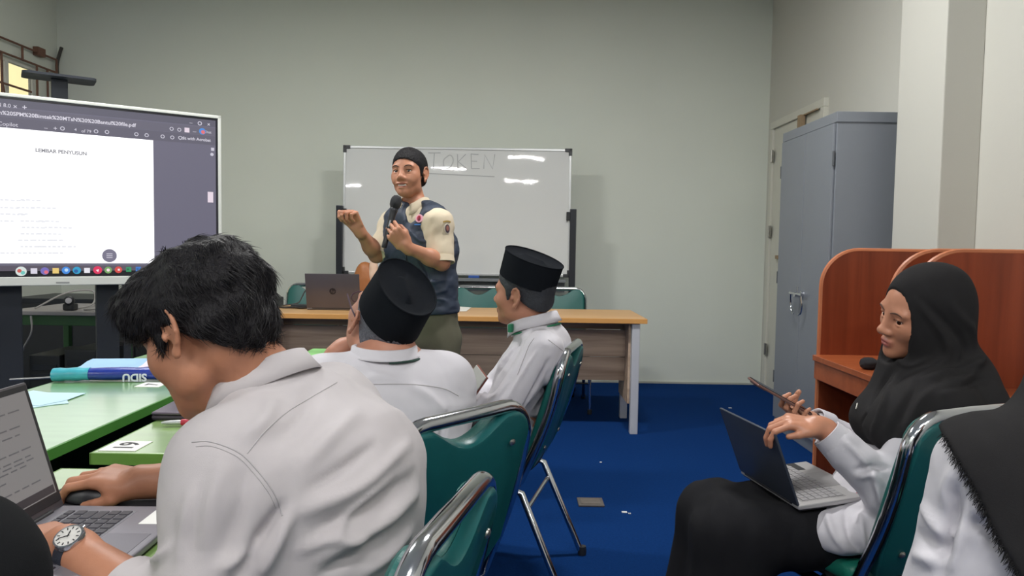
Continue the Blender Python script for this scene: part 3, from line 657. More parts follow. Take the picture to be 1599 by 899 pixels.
# closed laptop and pens on the number-card desk
c_ = AZ(300, 640, .735); cl = empty('closed_laptop', (-.78, 2.05, .7205), 'closed dark laptop lying on the number-card desk', 'laptop')
q0 = AZ(236, 648, .735); q1 = q0+vec(.34, .02, 0)
Rl = np.array([nrm((1, .05, 0)), nrm((-.05, 1, 0)), (0, 0, 1)])
MB().rbox((0, 0, -.0145), (.30, .21, -.002), .005, 3, R=Rl, c=q0).build('base', M('closed_base', (58, 52, 60), .45, .3), cl, True)
MB().rbox((0, 0, -.001), (.30, .21, .008), .004, 3, R=Rl, c=q0).build('lid', M('closed_lid', (96, 86, 98), .35, .5), cl, True)
def pen(a, b, label, body, tip, r=.0085):
    a = np.array(a); b = np.array(b); d = nrm(b-a); L = np.linalg.norm(b-a); p = empty('marker_pen', tuple(a), label, 'pen')
    MB().lathe([(r*.9, L*.28), (r, L*.3), (r, L*.96), (r*.8, L)], a, d, 14).build('barrel', body, p, True)
    MB().lathe([(r*.3, 0), (r*.55, L*.05), (r*.7, L*.12), (r*.75, L*.28)], a, d, 14).build('tip_section', tip, p, True)
    MB().rbox((-.0015, -.0015, L*.68), (.0015, .0015, L*.97), .001, R=(nrm(np.cross(d, (0, 0, 1))), (0, 0, 1), d), c=a+vec(0, 0, r+.001)).build('clip', tip, p)
pa = AZ(252, 660, .73); pen(pa, pa+vec(.17, .03, 0), 'red marker pen with silver tip lying before the closed laptop', M('red_plastic', (178, 36, 58), .35), m_alu2)
# mouse pad and mouse
m_mp = M('mouse_pad', (50, 48, 54), .8, var=.06, scale=60)
mpd = empty('mouse_pad', (-.74, 1.36, .7205), 'dark rectangular mouse pad beside the open dark grey laptop', 'mouse pad')
MB().prism(rrect(-.12, -.08, .12, .08, .015), .004, ((.999, .03, 0), (-.03, .999, 0), (0, 0, 1)), (-.735, 1.376, .7205)).build('pad', m_mp, mpd)
mo = empty('computer_mouse', (-.745, 1.325, .7245), 'black computer mouse under the young man\'s right hand', 'mouse')
MSC = vec(-.760, 1.325, .7245)
# ---- things on the presenter's table
for pts, lab, r in (([(-1.62, 5.12, .758), (-1.56, 5.09, .758), (-1.50, 5.11, .758), (-1.45, 5.08, .758), (-1.40, 5.10, .758)], 'black power cable lying along the presenter\'s table', .007),
               ([(-1.62, 5.25, .757), (-1.52, 5.27, .775), (-1.50, 5.3, .81), (-1.48, 5.33, .86), (-1.445, 5.32, .85), (-1.43, 5.28, .79), (-1.40, 5.22, .757)], 'thin black cable arching up behind the presenter\'s table edge', .0045),
               ([(-1.41, 5.24, .757), (-1.46, 5.27, .757), (-1.52, 5.22, .757), (-1.56, 5.25, .757)], 'thin black cable coiled flat beside the presenter\'s laptop', .0045)):
    tag(MB().tube(spline(pts, 8), r, 8).build('cable', M('black_cable', (46, 42, 42), .5), None, True), lab, 'cable')
ad = MB().rbox((-1.53, 5.135, .7505), (-1.42, 5.185, .775), .006).build('power_adapter', m_blk); tag(ad, 'small black power adapter on the presenter\'s table', 'adapter')
sheet([(700, 486), (706, 478), (736, 480), (728, 486)], .752, 'white paper sheet on the table beside the presenter', M('white_paper', (226, 224, 216), .7))
bg = empty('brown_bag', tuple(A(563, 470, 5.75)), 'rounded orange-brown bag behind the presenter\'s laptop', 'bag')
# ---- green vinyl chairs with chrome frames
m_vinyl = M('green_vinyl', (20, 92, 86), .42, var=.06, scale=14, bump=.12, bscale=240)
m_shell = M('green_shell', (24, 92, 92), .36, var=.04, scale=10)
m_seat = M('green_seat_vinyl', (26, 112, 94), .42, var=.05, bump=.12, bscale=240)
CH_H = .885
def back_frame(t):
    """point on the back plane: lateral x, height s along the back -> local xyz"""
    x, s = t; return vec(x, .05-.30*s-.04*math.sin(min(max(s/.46, 0), 1)*math.pi)*.6, .43+s)
def make_chair():
    r = empty('green_chair')
    hw, top, rad = .205, CH_H-.43-.012, .085
    path2 = [(-hw, s) for s in np.linspace(-.01, top-rad, 8)]+[(-hw+rad-rad*math.cos(a), top-rad+rad*math.sin(a)) for a in np.linspace(.2, math.pi/2, 7)]
    path2 = path2+[(-x, s) for x, s in path2[::-1]]
    side = [vec(x, y, z) for x, y, z in ()]
    def lower(sx): return [vec(sx*hw, .36, .40), vec(sx*hw, .25, .395), vec(sx*hw, .13, .39), vec(sx*hw, .075, .395)]
    P = lower(-1)+[back_frame(p) for p in path2]+lower(1)[::-1]
    MB().tube(P, .0165, 12, flat=(nrm((1, 0, .0)), .62)).build('chrome_frame', m_chrome, r, True)
    # upholstered back: front pad and rear shell, with a scooped hand gap at the top
    def outline(inset, k=1.0):
        h = hw-inset; tp = top-inset*.4; q = [(-h*.86, .03)]+[(-h, .10), (-h, tp-.06)]+[(-h+.055-.055*math.cos(a), tp-.06+.055*math.sin(a)) for a in np.linspace(.3, math.pi/2, 5)]
        q += [(-.115, tp-.006)]+[(x, tp-.006-.052*(math.cos(x/.115*math.pi/2)**1.3)*k) for x in np.linspace(-.095, .095, 11)]+[(.115, tp-.006)]
        return q+[(-x, s) for x, s in q[:8][::-1]]
    for nm, inset, o0, o1, mt in (('back_pad', .012, .004, .030, m_vinyl), ('back_shell', .010, -.020, .003, m_shell)):
        q = outline(inset); n = len(q); rings = []
        for o, sc in (((o0, 1.), (o1-.008, 1.), (o1-.002, .975), (o1, .93)) if nm == 'back_pad' else ((o1, 1.), (o0+.006, 1.), (o0+.001, .985), (o0, .955))):
            cy = .22; rings.append([back_frame((x*sc, cy+(s-cy)*sc))+vec(0, o, o*.3) for x, s in q])
        v = [p for g in rings for p in g]; f = []
        for i in range(3):
            for k in range(n): f.append((i*n+k, i*n+(k+1) % n, (i+1)*n+(k+1) % n, (i+1)*n+k))
        f += [tuple(range(n))[::-1], tuple(3*n+k for k in range(n))]
        MB().add(v, f).build(nm, mt, r, True)
    for x in (-.135, .135):
        for s in (.10, .365):
            p = back_frame((x, s)); MB().lathe([(.0085, 0), (.0085, .003), (.005, .006)], p+vec(0, -.0205, -.006), (0, -1, -.3), 12).build('screw', m_steel, r, True)
    MB().rbox((-.21, .05, .425), (.21, .46, .475), .022, 4).build('seat', m_seat, r, True)
    MB().rbox((-.19, .07, .405), (.19, .44, .424), .004).build('seat_base', m_blk, r)
    for s in (-1, 1):
        MB().tube(spline([(s*.20, .30, .40), (s*.205, .40, .385), (s*.21, .43, .34), (s*.215, .45, .02)], 6), .0125, 10).build('front_leg', m_chrome, r, True)
        MB().tube([(s*.19, .16, .40), (s*.195, .05, .37), (s*.205, -.10, .02)], .0125, 10).build('rear_leg', m_chrome, r, True)
        MB().lathe([(.016, 0), (.017, .02), (.015, .035)], (s*.215, .45, 0), (0, 0, 1), 12).build('foot_cap', m_blk, r, True); MB().lathe([(.016, 0), (.017, .02), (.015, .035)], (s*.206, -.108, 0), (0, 0, 1), 12).build('foot_cap', m_blk, r, True)
    MB().tube([(-.195, .03, .31), (.195, .03, .31)], .008, 8).build('stretcher', m_chrome, r, True); MB().tube([(-.21, .44, .22), (.21, .44, .22)], .008, 8).build('stretcher', m_chrome, r, True)
    return r
CHAIRS = [  # top-rail centre x,y ; facing direction ; label
    ((-.088, 1.55), (-.76, .65), 'green chrome chair behind the man in the black cap resting his head'),
    ((-.070, .985), (-.975, .22), 'green chrome chair the young man at the laptop sits on'),
    ((.222, 2.66), (-.972, .235), 'green chrome chair of the man in the tall black cap seen in profile'),
    ((1.058, 1.66), (-.36, .93), 'green chrome chair under the woman with the laptop on her lap'),
    ((-1.56, 5.86), (0, -1), 'green chrome chair behind the presenter\'s table beside the dark laptop'),
    ((-.265, 5.86), (.03, -1), 'green chrome chair behind the middle of the presenter\'s table'),
    ((.375, 5.86), (-.03, -1), 'green chrome chair behind the table\'s end with the pale grey legs'),
    ((.93, .80), (-.12, .99), 'green chrome chair under the person in the frayed black headscarf'),
    ((-.46, .27), (-.75, .66), 'green chrome chair under the person all in black'),
]
proto = make_chair(); CH = []
for i, ((x, y), fdir, lab) in enumerate(CHAIRS):
    c = proto if i == 0 else copy_tree(proto); fd = nrm((fdir[0], fdir[1], 0))
    yaw = math.atan2(fd[1], fd[0])-math.pi/2; c.rotation_euler = (0, 0, yaw); c.scale = (1, 1, 1 if y > 5 else .966)
    ty = back_frame((0, CH_H-.43))[1]; c.location = (x-fd[0]*ty, y-fd[1]*ty, 0); tag(c, lab, 'chair', 'green chrome-framed chairs'); CH.append(c)
# ---- floor socket, bits on the carpet
fs = empty('floor_socket', (.385, 3.445, 0), 'small metal floor socket plate set in the blue carpet', 'floor socket')
MB().rbox((.325, 3.39, 0), (.445, 3.50, .008), .002).build('plate', M('dull_metal', (118, 112, 108), .5, .5, var=.15, scale=30), fs); MB().rbox((.34, 3.41, .008), (.43, 3.48, .010), .001).build('lid', M('dull_metal2', (132, 124, 118), .5, .5, var=.15, scale=30), fs)
for (x, y), s in (((975, 800), .012), ((1140, 637), .012), ((938, 722), .006), ((983, 802), .006)):
    p = AZ(x, y, 0); tag(MB().rbox((p[0]-s, p[1]-s*.6, 0), (p[0]+s, p[1]+s*.6, .004), .001).build('paper_scrap', m_card), 'tiny white paper scrap on the blue carpet', 'scrap', 'scraps on the carpet')
# wireless microphone resting on the carrel desk
def microphone(a, d, label, scale=1.):
    a = np.array(a, float); d = nrm(d); r = empty('microphone', tuple(a), label, 'microphone'); k = scale
    MB().lathe([(.010*k, 0), (.0125*k, .004*k), (.0125*k, .03*k), (.0135*k, .10*k), (.0165*k, .165*k), (.018*k, .175*k)], a, d, 20).build('handle', M('mic_black', (40, 40, 44), .35), r, True)
    MB().lathe([(.018*k, .175*k), (.0195*k, .18*k), (.0195*k, .186*k), (.018*k, .19*k)], a, d, 20).build('ring', M('mic_ring', (70, 70, 74), .35, .6), r, True)
    MB().lathe([(.018*k, .19*k), (.0255*k, .205*k), (.0265*k, .222*k), (.024*k, .238*k), (.016*k, .25*k), (.004*k, .254*k)], a, d, 20).build('grille', M('mic_grille', (44, 44, 48), .6, .4, bump=.6, bscale=700), r, True)
    MB().rbox((-.003*k, -.003*k, .10*k), (.003*k, .003*k, .13*k), .001, R=(nrm(np.cross(d, (0, -1, .2))), nrm(np.cross(d, np.cross(d, (0, -1, .2)))), d), c=a+nrm(np.array((0, -1, .2))-d*(d@np.array((0, -1, .2))))*.0135*k).build('switch', M('switch_grey', (160, 160, 165), .4), r)
    return r
microphone((1.70, 3.02, .732), (-.9, .25, 0.02), 'black microphone lying on the study carrel desk')
# ================================================================== PEOPLE: signed-distance modelling toolkit
def cone(a, b, ra, rb=None, k=.02): return ('c', np.array(a, float), np.array(b, float), ra, ra if rb is None else rb, k)
def ell(c, R, r, k=.02): return ('e', np.array(c, float), np.array(R, float), np.array(r, float), k)
def slab(a, b, ra, rb, n, q, k=.03): return ('t', np.array(a, float), np.array(b, float), ra, rb, nrm(n), q, k)   # capsule widened by 1/q along n
def ball(c, r, k=.02): return ('c', np.array(c, float), np.array(c, float)+1e-5, r, r, k)
def cut(p): return ('-',)+tuple(p)
def inter(p): return ('&',)+tuple(p)
def _ev(p, P):
    t = p[0]
    if t in 'ct':
        a, b, ra, rb = p[1:5]; q = P-a
        if t == 't': n, s = p[5], p[6]; q = q+np.outer((s-1)*(q@n), n); ba = b-a; ba = ba+(s-1)*(ba@n)*n
        else: ba = b-a
        h = np.clip((q@ba)/max(ba@ba, 1e-12), 0, 1); d = q-h[:, None]*ba
        return np.sqrt(np.einsum('ij,ij->i', d, d))-(ra+(rb-ra)*h)
    if t == 'e':
        q = (P-p[1])@p[2].T/p[3]; k0 = np.sqrt(np.einsum('ij,ij->i', q, q)); k1 = np.sqrt(np.einsum('ij,ij->i', q/p[3], q/p[3]))
        return k0*(k0-1)/np.maximum(k1, 1e-9)
    if t == 'h': return (P-p[1])@p[2]          # half space: positive on the side of the normal
def half(c, n, k=.004): return ('h', np.array(c, float), nrm(n), k)
def _bb(p):
    if p[0] in 'c': r = max(p[3], p[4]); return np.minimum(p[1], p[2])-r, np.maximum(p[1], p[2])+r
    if p[0] == 't': r = max(p[3], p[4]); e = r+np.abs(p[5])*r*(1/p[6]-1); return np.minimum(p[1], p[2])-e, np.maximum(p[1], p[2])+e
    if p[0] == 'e': e = np.sqrt(((p[2]*p[3][:, None])**2).sum(0)); return p[1]-e, p[1]+e
    return np.array([-9.]*3), np.array([9.]*3)
def sdf_eval(prims, P, blocks=None):
    """P: (n,3), or (blocks, m, 3) with blocks = (centres, half size) so that far primitives are skipped per block"""
    d = np.full(P.shape[:-1], 1., P.dtype)
    for p in prims:
        op = ''
        if p[0] in '-&': op, p = p[0], p[1:]
        k = p[-1]; sel = slice(None)
        if blocks is not None and op != '&':
            lo, hi = _bb(p); m = k+.006+blocks[1]; sel = np.nonzero(np.all((blocks[0] > lo-m) & (blocks[0] < hi+m), 1))[0]
            if len(sel) == 0: continue
        Q = P[sel]; e = _ev(p, Q.reshape(-1, 3)).reshape(Q.shape[:-1]).astype(P.dtype); o = d[sel]
        if op == '-': e = -e; h = np.maximum(k-np.abs(o-e), 0)/k; r = np.maximum(o, e)+h*h*k*.25
        elif op == '&': h = np.maximum(k-np.abs(o-e), 0)/k; r = np.maximum(o, e)+h*h*k*.25
        else: h = np.maximum(k-np.abs(o-e), 0)/k; r = np.minimum(o, e)-h*h*k*.25
        d[sel] = r
    return d
def sdf_mesh(prims, h, disp=None, smooth=1):
    pos = [p for p in prims if p[0] not in '-&']; bbs = [_bb(p) for p in pos]
    lo = np.min([b[0] for b in bbs], 0)-.03; hi = np.max([b[1] for b in bbs], 0)+.03
    B = 8; nb = np.ceil((hi-lo)/(h*B)).astype(int); N = nb*B
    g = np.stack(np.meshgrid(*[np.arange(n) for n in nb], indexing='ij'), -1).reshape(-1, 3)
    cc = lo+(g*B+B/2-.5)*h; dc = sdf_eval(prims, cc)
    act = np.abs(dc) < B*h*1.15+.008
    D = np.repeat(np.repeat(np.repeat(np.where(dc < 0, -1., 1.).astype(np.float32).reshape(nb), B, 0), B, 1), B, 2)
    off = np.stack(np.meshgrid(*[np.arange(B)]*3, indexing='ij'), -1).reshape(-1, 3)
    idx = (g[act][:, None, :]*B+off[None]); P = (lo+idx*h).astype(np.float32)
    v = sdf_eval(prims, P, (cc[act], B*h*.5)).ravel(); idx = idx.reshape(-1, 3)
    if disp is not None:
        near = np.abs(v) < .022; v[near] -= disp(P.reshape(-1, 3)[near])
    D[idx[:, 0], idx[:, 1], idx[:, 2]] = v
    S = D < 0
    c8 = [(a, b, c) for a in (0, 1) for b in (0, 1) for c in (0, 1)]; M_ = tuple(N-1)
    cnt = sum(S[a:a+M_[0], b:b+M_[1], c:c+M_[2]].astype(np.int8) for a, b, c in c8)
    ci = np.argwhere((cnt > 0) & (cnt < 8)); val = np.stack([D[ci[:, 0]+a, ci[:, 1]+b, ci[:, 2]+c] for a, b, c in c8], 1)
    acc = np.zeros((len(ci), 3)); num = np.zeros(len(ci)); C8 = np.array(c8, float)
    for i in range(8):
        for j in range(i+1, 8):
            if abs(C8[i]-C8[j]).sum() != 1: continue
            m = (val[:, i] < 0) != (val[:, j] < 0)
            if not m.any(): continue
            t = val[m, i]/(val[m, i]-val[m, j]); acc[m] += C8[i]+(C8[j]-C8[i])*t[:, None]; num[m] += 1
    V = lo+(ci+acc/num[:, None])*h
    vid = np.full(M_, -1, np.int64); vid[ci[:, 0], ci[:, 1], ci[:, 2]] = np.arange(len(ci))
    Fs = []
    for ax in range(3):
        sl0 = [slice(1, n-1) for n in N]; sl0[ax] = slice(0, N[ax]-1); sl1 = list(sl0); sl1[ax] = slice(1, N[ax])
        a, b = S[tuple(sl0)], S[tuple(sl1)]; e = np.argwhere(a != b)
        st = np.array([1, 1, 1]); st[ax] = 0; e0 = e+st; inside = a[e[:, 0], e[:, 1], e[:, 2]]
        u, w = [(1, 2), (2, 0), (0, 1)][ax]; U = np.zeros(3, int); U[u] = 1; W = np.zeros(3, int); W[w] = 1
        q = [vid[tuple((e0-x).T)] for x in (U+W, W, 0*U, U)]; q = np.stack(q, 1); q[~inside] = q[~inside][:, ::-1]
        Fs.append(q)
    Fq = np.concatenate(Fs); Fq = Fq[(Fq >= 0).all(1)]
    for _ in range(smooth):
        E = np.concatenate([Fq[:, [0, 1]], Fq[:, [1, 2]], Fq[:, [2, 3]], Fq[:, [3, 0]]]); n = len(V)
        sm = np.stack([np.bincount(E[:, 0], V[E[:, 1], k], n)+np.bincount(E[:, 1], V[E[:, 0], k], n) for k in range(3)], 1)
        dg = np.bincount(E[:, 0], minlength=n)+np.bincount(E[:, 1], minlength=n); V = V*.5+.5*sm/np.maximum(dg, 1)[:, None]
    return V, Fq
def fast_mesh(name, V, Fq):
    me = bpy.data.meshes.new(name); nf = len(Fq); me.vertices.add(len(V)); me.vertices.foreach_set('co', np.ascontiguousarray(V, np.float32).ravel())
    me.loops.add(nf*4); me.loops.foreach_set('vertex_index', Fq.astype(np.int32).ravel()); me.polygons.add(nf)
    me.polygons.foreach_set('loop_start', np.arange(0, nf*4, 4, dtype=np.int32)); me.polygons.foreach_set('use_smooth', np.ones(nf, bool)); me.update(calc_edges=True)
    return me
def normals(V, Fq):
    n = np.cross(V[Fq[:, 2]]-V[Fq[:, 0]], V[Fq[:, 3]]-V[Fq[:, 1]]); N = np.zeros_like(V)
    for k in range(3):
        for c in range(4): N[:, k] += np.bincount(Fq[:, c], n[:, k], len(V))
    return N/np.maximum(np.linalg.norm(N, axis=1), 1e-12)[:, None]
_wv = [(nrm(rng.normal(size=3)), rng.uniform(0, 6.28)) for _ in range(24)]
def wob(P, f, seed=0, n=6):
    o = np.zeros(len(P))
    for i in range(n):
        d, ph = _wv[(i+seed*5) % 24]; o += np.sin(P@d*f*(1+.23*i)+ph+1.3*np.sin(P@_wv[(i+7+seed) % 24][0]*f*.6+ph*2))
    return o/n
class Skin:
    """one continuous cloth or body surface, kept for ray casting"""
    def __init__(s, prims, h, disp=None, smooth=1): s.V, s.F = sdf_mesh(prims, h, disp, smooth)
    def bvh(s): return BVHTree.FromPolygons(s.V.tolist(), s.F.tolist())
    def folds(s, lines):
        """lines: (list of world points, width, height); pushes a soft ridge (or groove) along the surface"""
        N = normals(s.V, s.F); off = np.zeros(len(s.V))
        for pts, w, hgt in lines:
            S_ = np.array(spline(pts, 10) if len(pts) > 2 else [np.array(pts[0])+(np.array(pts[1])-np.array(pts[0]))*t for t in np.linspace(0, 1, 20)])
            lo, hi = S_.min(0)-3*w, S_.max(0)+3*w; sel = np.nonzero(np.all((s.V > lo) & (s.V < hi), 1))[0]
            if len(sel) == 0: continue
            d2 = ((s.V[sel][:, None, :]-S_[None])**2).sum(2); j = d2.argmin(1); t = j/(len(S_)-1); env = np.sin(np.pi*np.clip(t*.94+.03, 0, 1))**.6
            off[sel] += hgt*env*np.exp(-d2.min(1)/(w*w))
        s.V = s.V+N*off[:, None]; return s
    def build(s, name, mat, parent, col=None):
        me = fast_mesh(name, s.V, s.F)
        if col is not None:
            a = me.color_attributes.new('Col', 'FLOAT_COLOR', 'POINT'); c = np.ones((len(s.V), 4), np.float32); c[:, :3] = col(s.V); a.data.foreach_set('color', c.ravel())
        return put(name, me, mat, parent)
def cast(bvh, px, py, lift=0.):
    r = nrm(ray(px, py)); h = bvh.ray_cast(Vector(EYE), Vector(r))
    return None if h[0] is None else np.array(h[0])+np.array(h[1])*lift*(1 if np.dot(h[1], r) < 0 else -1)
def surf_line(bvh, pix, n=8, lift=0.):
    q = spline([(x, y, 0) for x, y in pix], n); o = [cast(bvh, p[0], p[1], lift) for p in q]
    return [p for p in o if p is not None]
def drape_folds(bvh, specs):
    """specs: (pixel polyline, width, height) drawn on the cloth"""
    o = []
    for pix, w, hgt in specs:
        L = surf_line(bvh, pix, 3)
        if len(L) > 2: o.append((L, w*.9, hgt*1.6))
    return o
# ---- head, in its own axes: x to the person's right, y forward, z up, origin between the eyes' depth and the skull centre
class Head:
    def __init__(s, c, yaw, pitch, roll, sc=1., jaw=1., nose=1.):
        yaw, pitch, roll = map(math.radians, (yaw, pitch, roll)); s.sc = sc
        f = vec(-math.sin(yaw), -math.cos(yaw), 0); r = vec(f[1], -f[0], 0); u = vec(0, 0, 1)
        s.f = f*math.cos(pitch)+u*math.sin(pitch); u2 = -f*math.sin(pitch)+u*math.cos(pitch)
        s.r = r*math.cos(roll)+u2*math.sin(roll); s.u = -r*math.sin(roll)+u2*math.cos(roll)
        s.R = np.array([s.r, s.f, s.u]); s.c = np.array(c, float); s.jaw = jaw; s.nose = nose
    def w(s, *l): return s.c+s.sc*(np.array(l, float)@s.R)
    def loc(s, P): return (P-s.c)@s.R.T/s.sc
    def e(s, c, r, k=.012, tilt=None):
        R = s.R
        if tilt: 
            a, ax = tilt; R = np.array(Matrix.Rotation(a, 3, Vector(s.R[ax])))@s.R.T; R = R.T
        return ell(s.w(*c), R, np.array(r)*s.sc, k*s.sc)
    def cn(s, a, b, ra, rb, k=.01): return cone(s.w(*a), s.w(*b), ra*s.sc, rb*s.sc, k*s.sc)
    def prims(s, smile=False, ears=True, fine=True):
        j = s.jaw; o = [s.e((0, -.018, .036), (.0735, .096, .086)), s.e((0, .032, .012), (.064, .063, .082), .03), s.e((0, .036, -.045), (.056*j, .056, .062), .03),
             s.e((0, .050, -.088), (.036*j, .040, .030), .03), s.e((0, .081, -.101), (.019*j, .014, .014), .02)]
        for sx in (-1, 1):
            o += [s.e((sx*.041, .056, -.024), (.023, .027, .026), .024), s.e((sx*.047*j, .014, -.068), (.013, .028, .022), .025), s.e((sx*.030, .0800, .021), (.024, .012, .009), .018)]
        o += [cut(s.e((sx*.033, .103, -.001), (.019, .016, .0115), .014)) for sx in (-1, 1)]
        n = s.nose
        o += [s.cn((0, .089, .006), (0, .108, -.029), .0070*n, .0098*n, .018), s.e((0, .1095, -.0335), (.0118*n, .0100, .0090*n), .010)]
        o += [s.e((sx*.0130*n, .0985, -.0375), (.0080*n, .0100, .0075), .009) for sx in (-1, 1)]
        if fine:
            for sx in (-1, 1): o += [s.e((sx*.032, .0810, .0078), (.0155, .0125, .0050), .003), s.e((sx*.032, .0800, -.0088), (.0150, .0118, .0040), .003)]
        if smile:
            o += [s.e((sx*.034, .074, -.046), (.016, .016, .016), .02) for sx in (-1, 1)]
            o += [s.e((0, .0935, -.0600), (.022, .009, .0042), .006), s.e((0, .0925, -.0790), (.018, .010, .0056), .008)]+[s.e((sx*.019, .0885, -.0605), (.010, .010, .0050), .008) for sx in (-1, 1)]+[cut(s.e((0, .104, -.0690), (.0165, .020, .0062), .003))]+[cut(s.e((sx*.016, .1, -.0665), (.0085, .018, .0040), .003)) for sx in (-1, 1)]
        else:
            o += [s.e((0, .0945, -.0630), (.0215, .0085, .0052), .010), s.e((0, .0930, -.0735), (.0180, .0092, .0060), .010), cut(s.e((0, .108, -.0683), (.023, .012, .0013), .003))]
        if ears:
            for sx in (-1, 1):
                ep = [(.0725, .008, -.002), (.0765, .007, .014), (.0795, .000, .026), (.0825, -.012, .031), (.0855, -.023, .024), (.0865, -.028, .008), (.0855, -.026, -.008), (.0820, -.018, -.022), (.0790, -.008, -.032)]
                o += [s.e((sx*.0765, -.011, .0), (.0045, .0165, .029), .004, (sx*.28, 2)), s.e((sx*.0775, -.005, -.034), (.0050, .0085, .0105), .004)]+[s.cn((sx*a[0], a[1], a[2]), (sx*b[0], b[1], b[2]), .0038, .0038, .003) for a, b in zip(ep[:-1], ep[1:])]+[s.cn((sx*.0800, -.016, .016), (sx*.0805, -.017, -.012), .0030, .0032, .003), s.e((sx*.0790, .006, -.006), (.004, .005, .008), .004)]
        return o
    def color(s, base, lip, V):
        L = s.loc(V); c = np.tile(np.array(lin(base)), (len(V), 1))
        m = np.exp(-((L[:, 0]/.021)**4+((L[:, 2]+.0680)/.0105)**4))*(L[:, 1] > .086); lp = np.array(lin(lip)); return c*(1-m[:, None])+lp*m[:, None]
    def face_parts(s, root, brow=(38, 30, 28), gaze=(0, 0), smile=False, lashes=True, bvh=None):
        def on(x, z, y, lift):
            if bvh is None: return s.w(x, y, z)
            h = bvh.ray_cast(Vector(s.w(x, .2, z)), Vector(-s.f)); return s.w(x, y, z) if h[0] is None else np.array(h[0])+s.f*lift*s.sc
        me = M('eye_white', (226, 220, 214), .25, var=.0); mi = M('iris_brown', (46, 28, 20), .15, var=0.); mb = M('brow_%d' % brow[0], brow, .8)
        for sx in (-1, 1):
            g = nrm((gaze[0], 1, gaze[1])); c = s.w(sx*.032, .0765, -.001); d = g@s.R
            e = MB().lathe([(.0122*s.sc*math.sin(a), -.0122*s.sc*math.cos(a)) for a in np.linspace(.02, math.pi-.02, 12)], c, d, 16).build('eye', me, root, True)
            MB().lathe([(.0058*s.sc, .0108*s.sc), (.0056*s.sc, .0119*s.sc), (.003*s.sc, .0124*s.sc)], c, d, 14).build('iris', mi, e, True)
            P = [on(sx*x, z, y, .0008) for x, y, z in ((.013, .0935, .0180), (.023, .0945, .0225), (.033, .0905, .0245), (.043, .0825, .0230), (.050, .0745, .0185))]
            MB().tube(spline(P, 4), [.0012*s.sc+.0013*s.sc*math.sin(k/16*math.pi) for k in range(17)], 8, flat=(s.f, .6)).build('eyebrow', mb, root, True)
            if lashes:
                P = [on(sx*x, z, y, .0003) for x, y, z in ((.0185, .0895, .0020), (.026, .0938, .0050), (.034, .0938, .0056), (.042, .0895, .0036), (.0470, .0835, .0005))]
                MB().tube(spline(P, 4), .0009*s.sc, 6).build('eyelid_line', mb, root, True)
        if smile:
            mt = M('teeth', (226, 222, 212), .3, var=0.); MB().rbox((-.021, -.006, -.0040), (.021, .006, .0050), .003, 2, R=s.R*s.sc, c=s.w(0, .0830, -.0672)).build('teeth', mt, root, True)
# ---- hand: wrist, direction of the knuckles, back-of-hand normal, side (+1 thumb along d x n)
def hand(w, d, n, side, curls, thumb, sc=1., spread=.06, k=.006):
    w = np.array(w, float); d = nrm(d); n = np.array(n, float); n = nrm(n-d*(n@d)); l = np.cross(d, n)*side; S = sc
    o = [cone(w-d*.02*S, w+d*.015*S, .024*S, .026*S, .02)]
    o += [slab(w+d*.02*S, w+d*.078*S, .0135*S, .0125*S, l, .34, .012), cone(w+d*.012*S+l*.016*S-n*.004*S, w+d*.050*S+l*.030*S-n*.006*S, .017*S, .013*S, .014)]
    tips = []
    ang0 = [.10, .03, -.04, -.12]; base = [(.029, .086), (.0098, .091), (-.0100, .087), (-.0285, .078)]; Ls = [(.042, .026, .021), (.046, .029, .022), (.042, .027, .021), (.033, .020, .019)]; rr = [.0086, .0088, .0084, .0074]
    for i in range(4):
        c = curls[i]; p = w+d*base[i][1]*S+l*base[i][0]*S-n*.001; a = 0.
        fd = nrm(d+l*(ang0[i]+(1.5-i)*spread)); ch = []; q = w+d*(base[i][1]-.035)*S+l*base[i][0]*.8*S
        o.append(cone(q, p, rr[i]*1.15*S, rr[i]*1.12*S, .008))
        for j, L in enumerate(Ls[i]):
            a += c[j]; dd = fd*math.cos(a)-n*math.sin(a); e = p+dd*L*S
            o.append(cone(p, e, rr[i]*(1.06-.10*j)*S, rr[i]*(.97-.10*j)*S, .0025)); p = e
        tips.append(p)
    t0, t1, t2, t3 = [w+d*x*S+l*y*S+n*z*S for x, y, z in thumb]
    o += [cone(t0, t1, .0145*S, .0115*S, .010), cone(t1, t2, .0112*S, .0100*S, .004), cone(t2, t3, .0100*S, .0080*S, .003)]
    return o, tips
def arm_skin(sh, el, wr, r=(.046, .038, .036, .024)): return [cone(sh, el, r[0], r[1], .03), cone(el, np.array(el)+(np.array(wr)-np.array(el))*.35, r[2], r[2]*1.04, .02), cone(np.array(el)+(np.array(wr)-np.array(el))*.3, wr, r[2]*1.03, r[3], .02)]
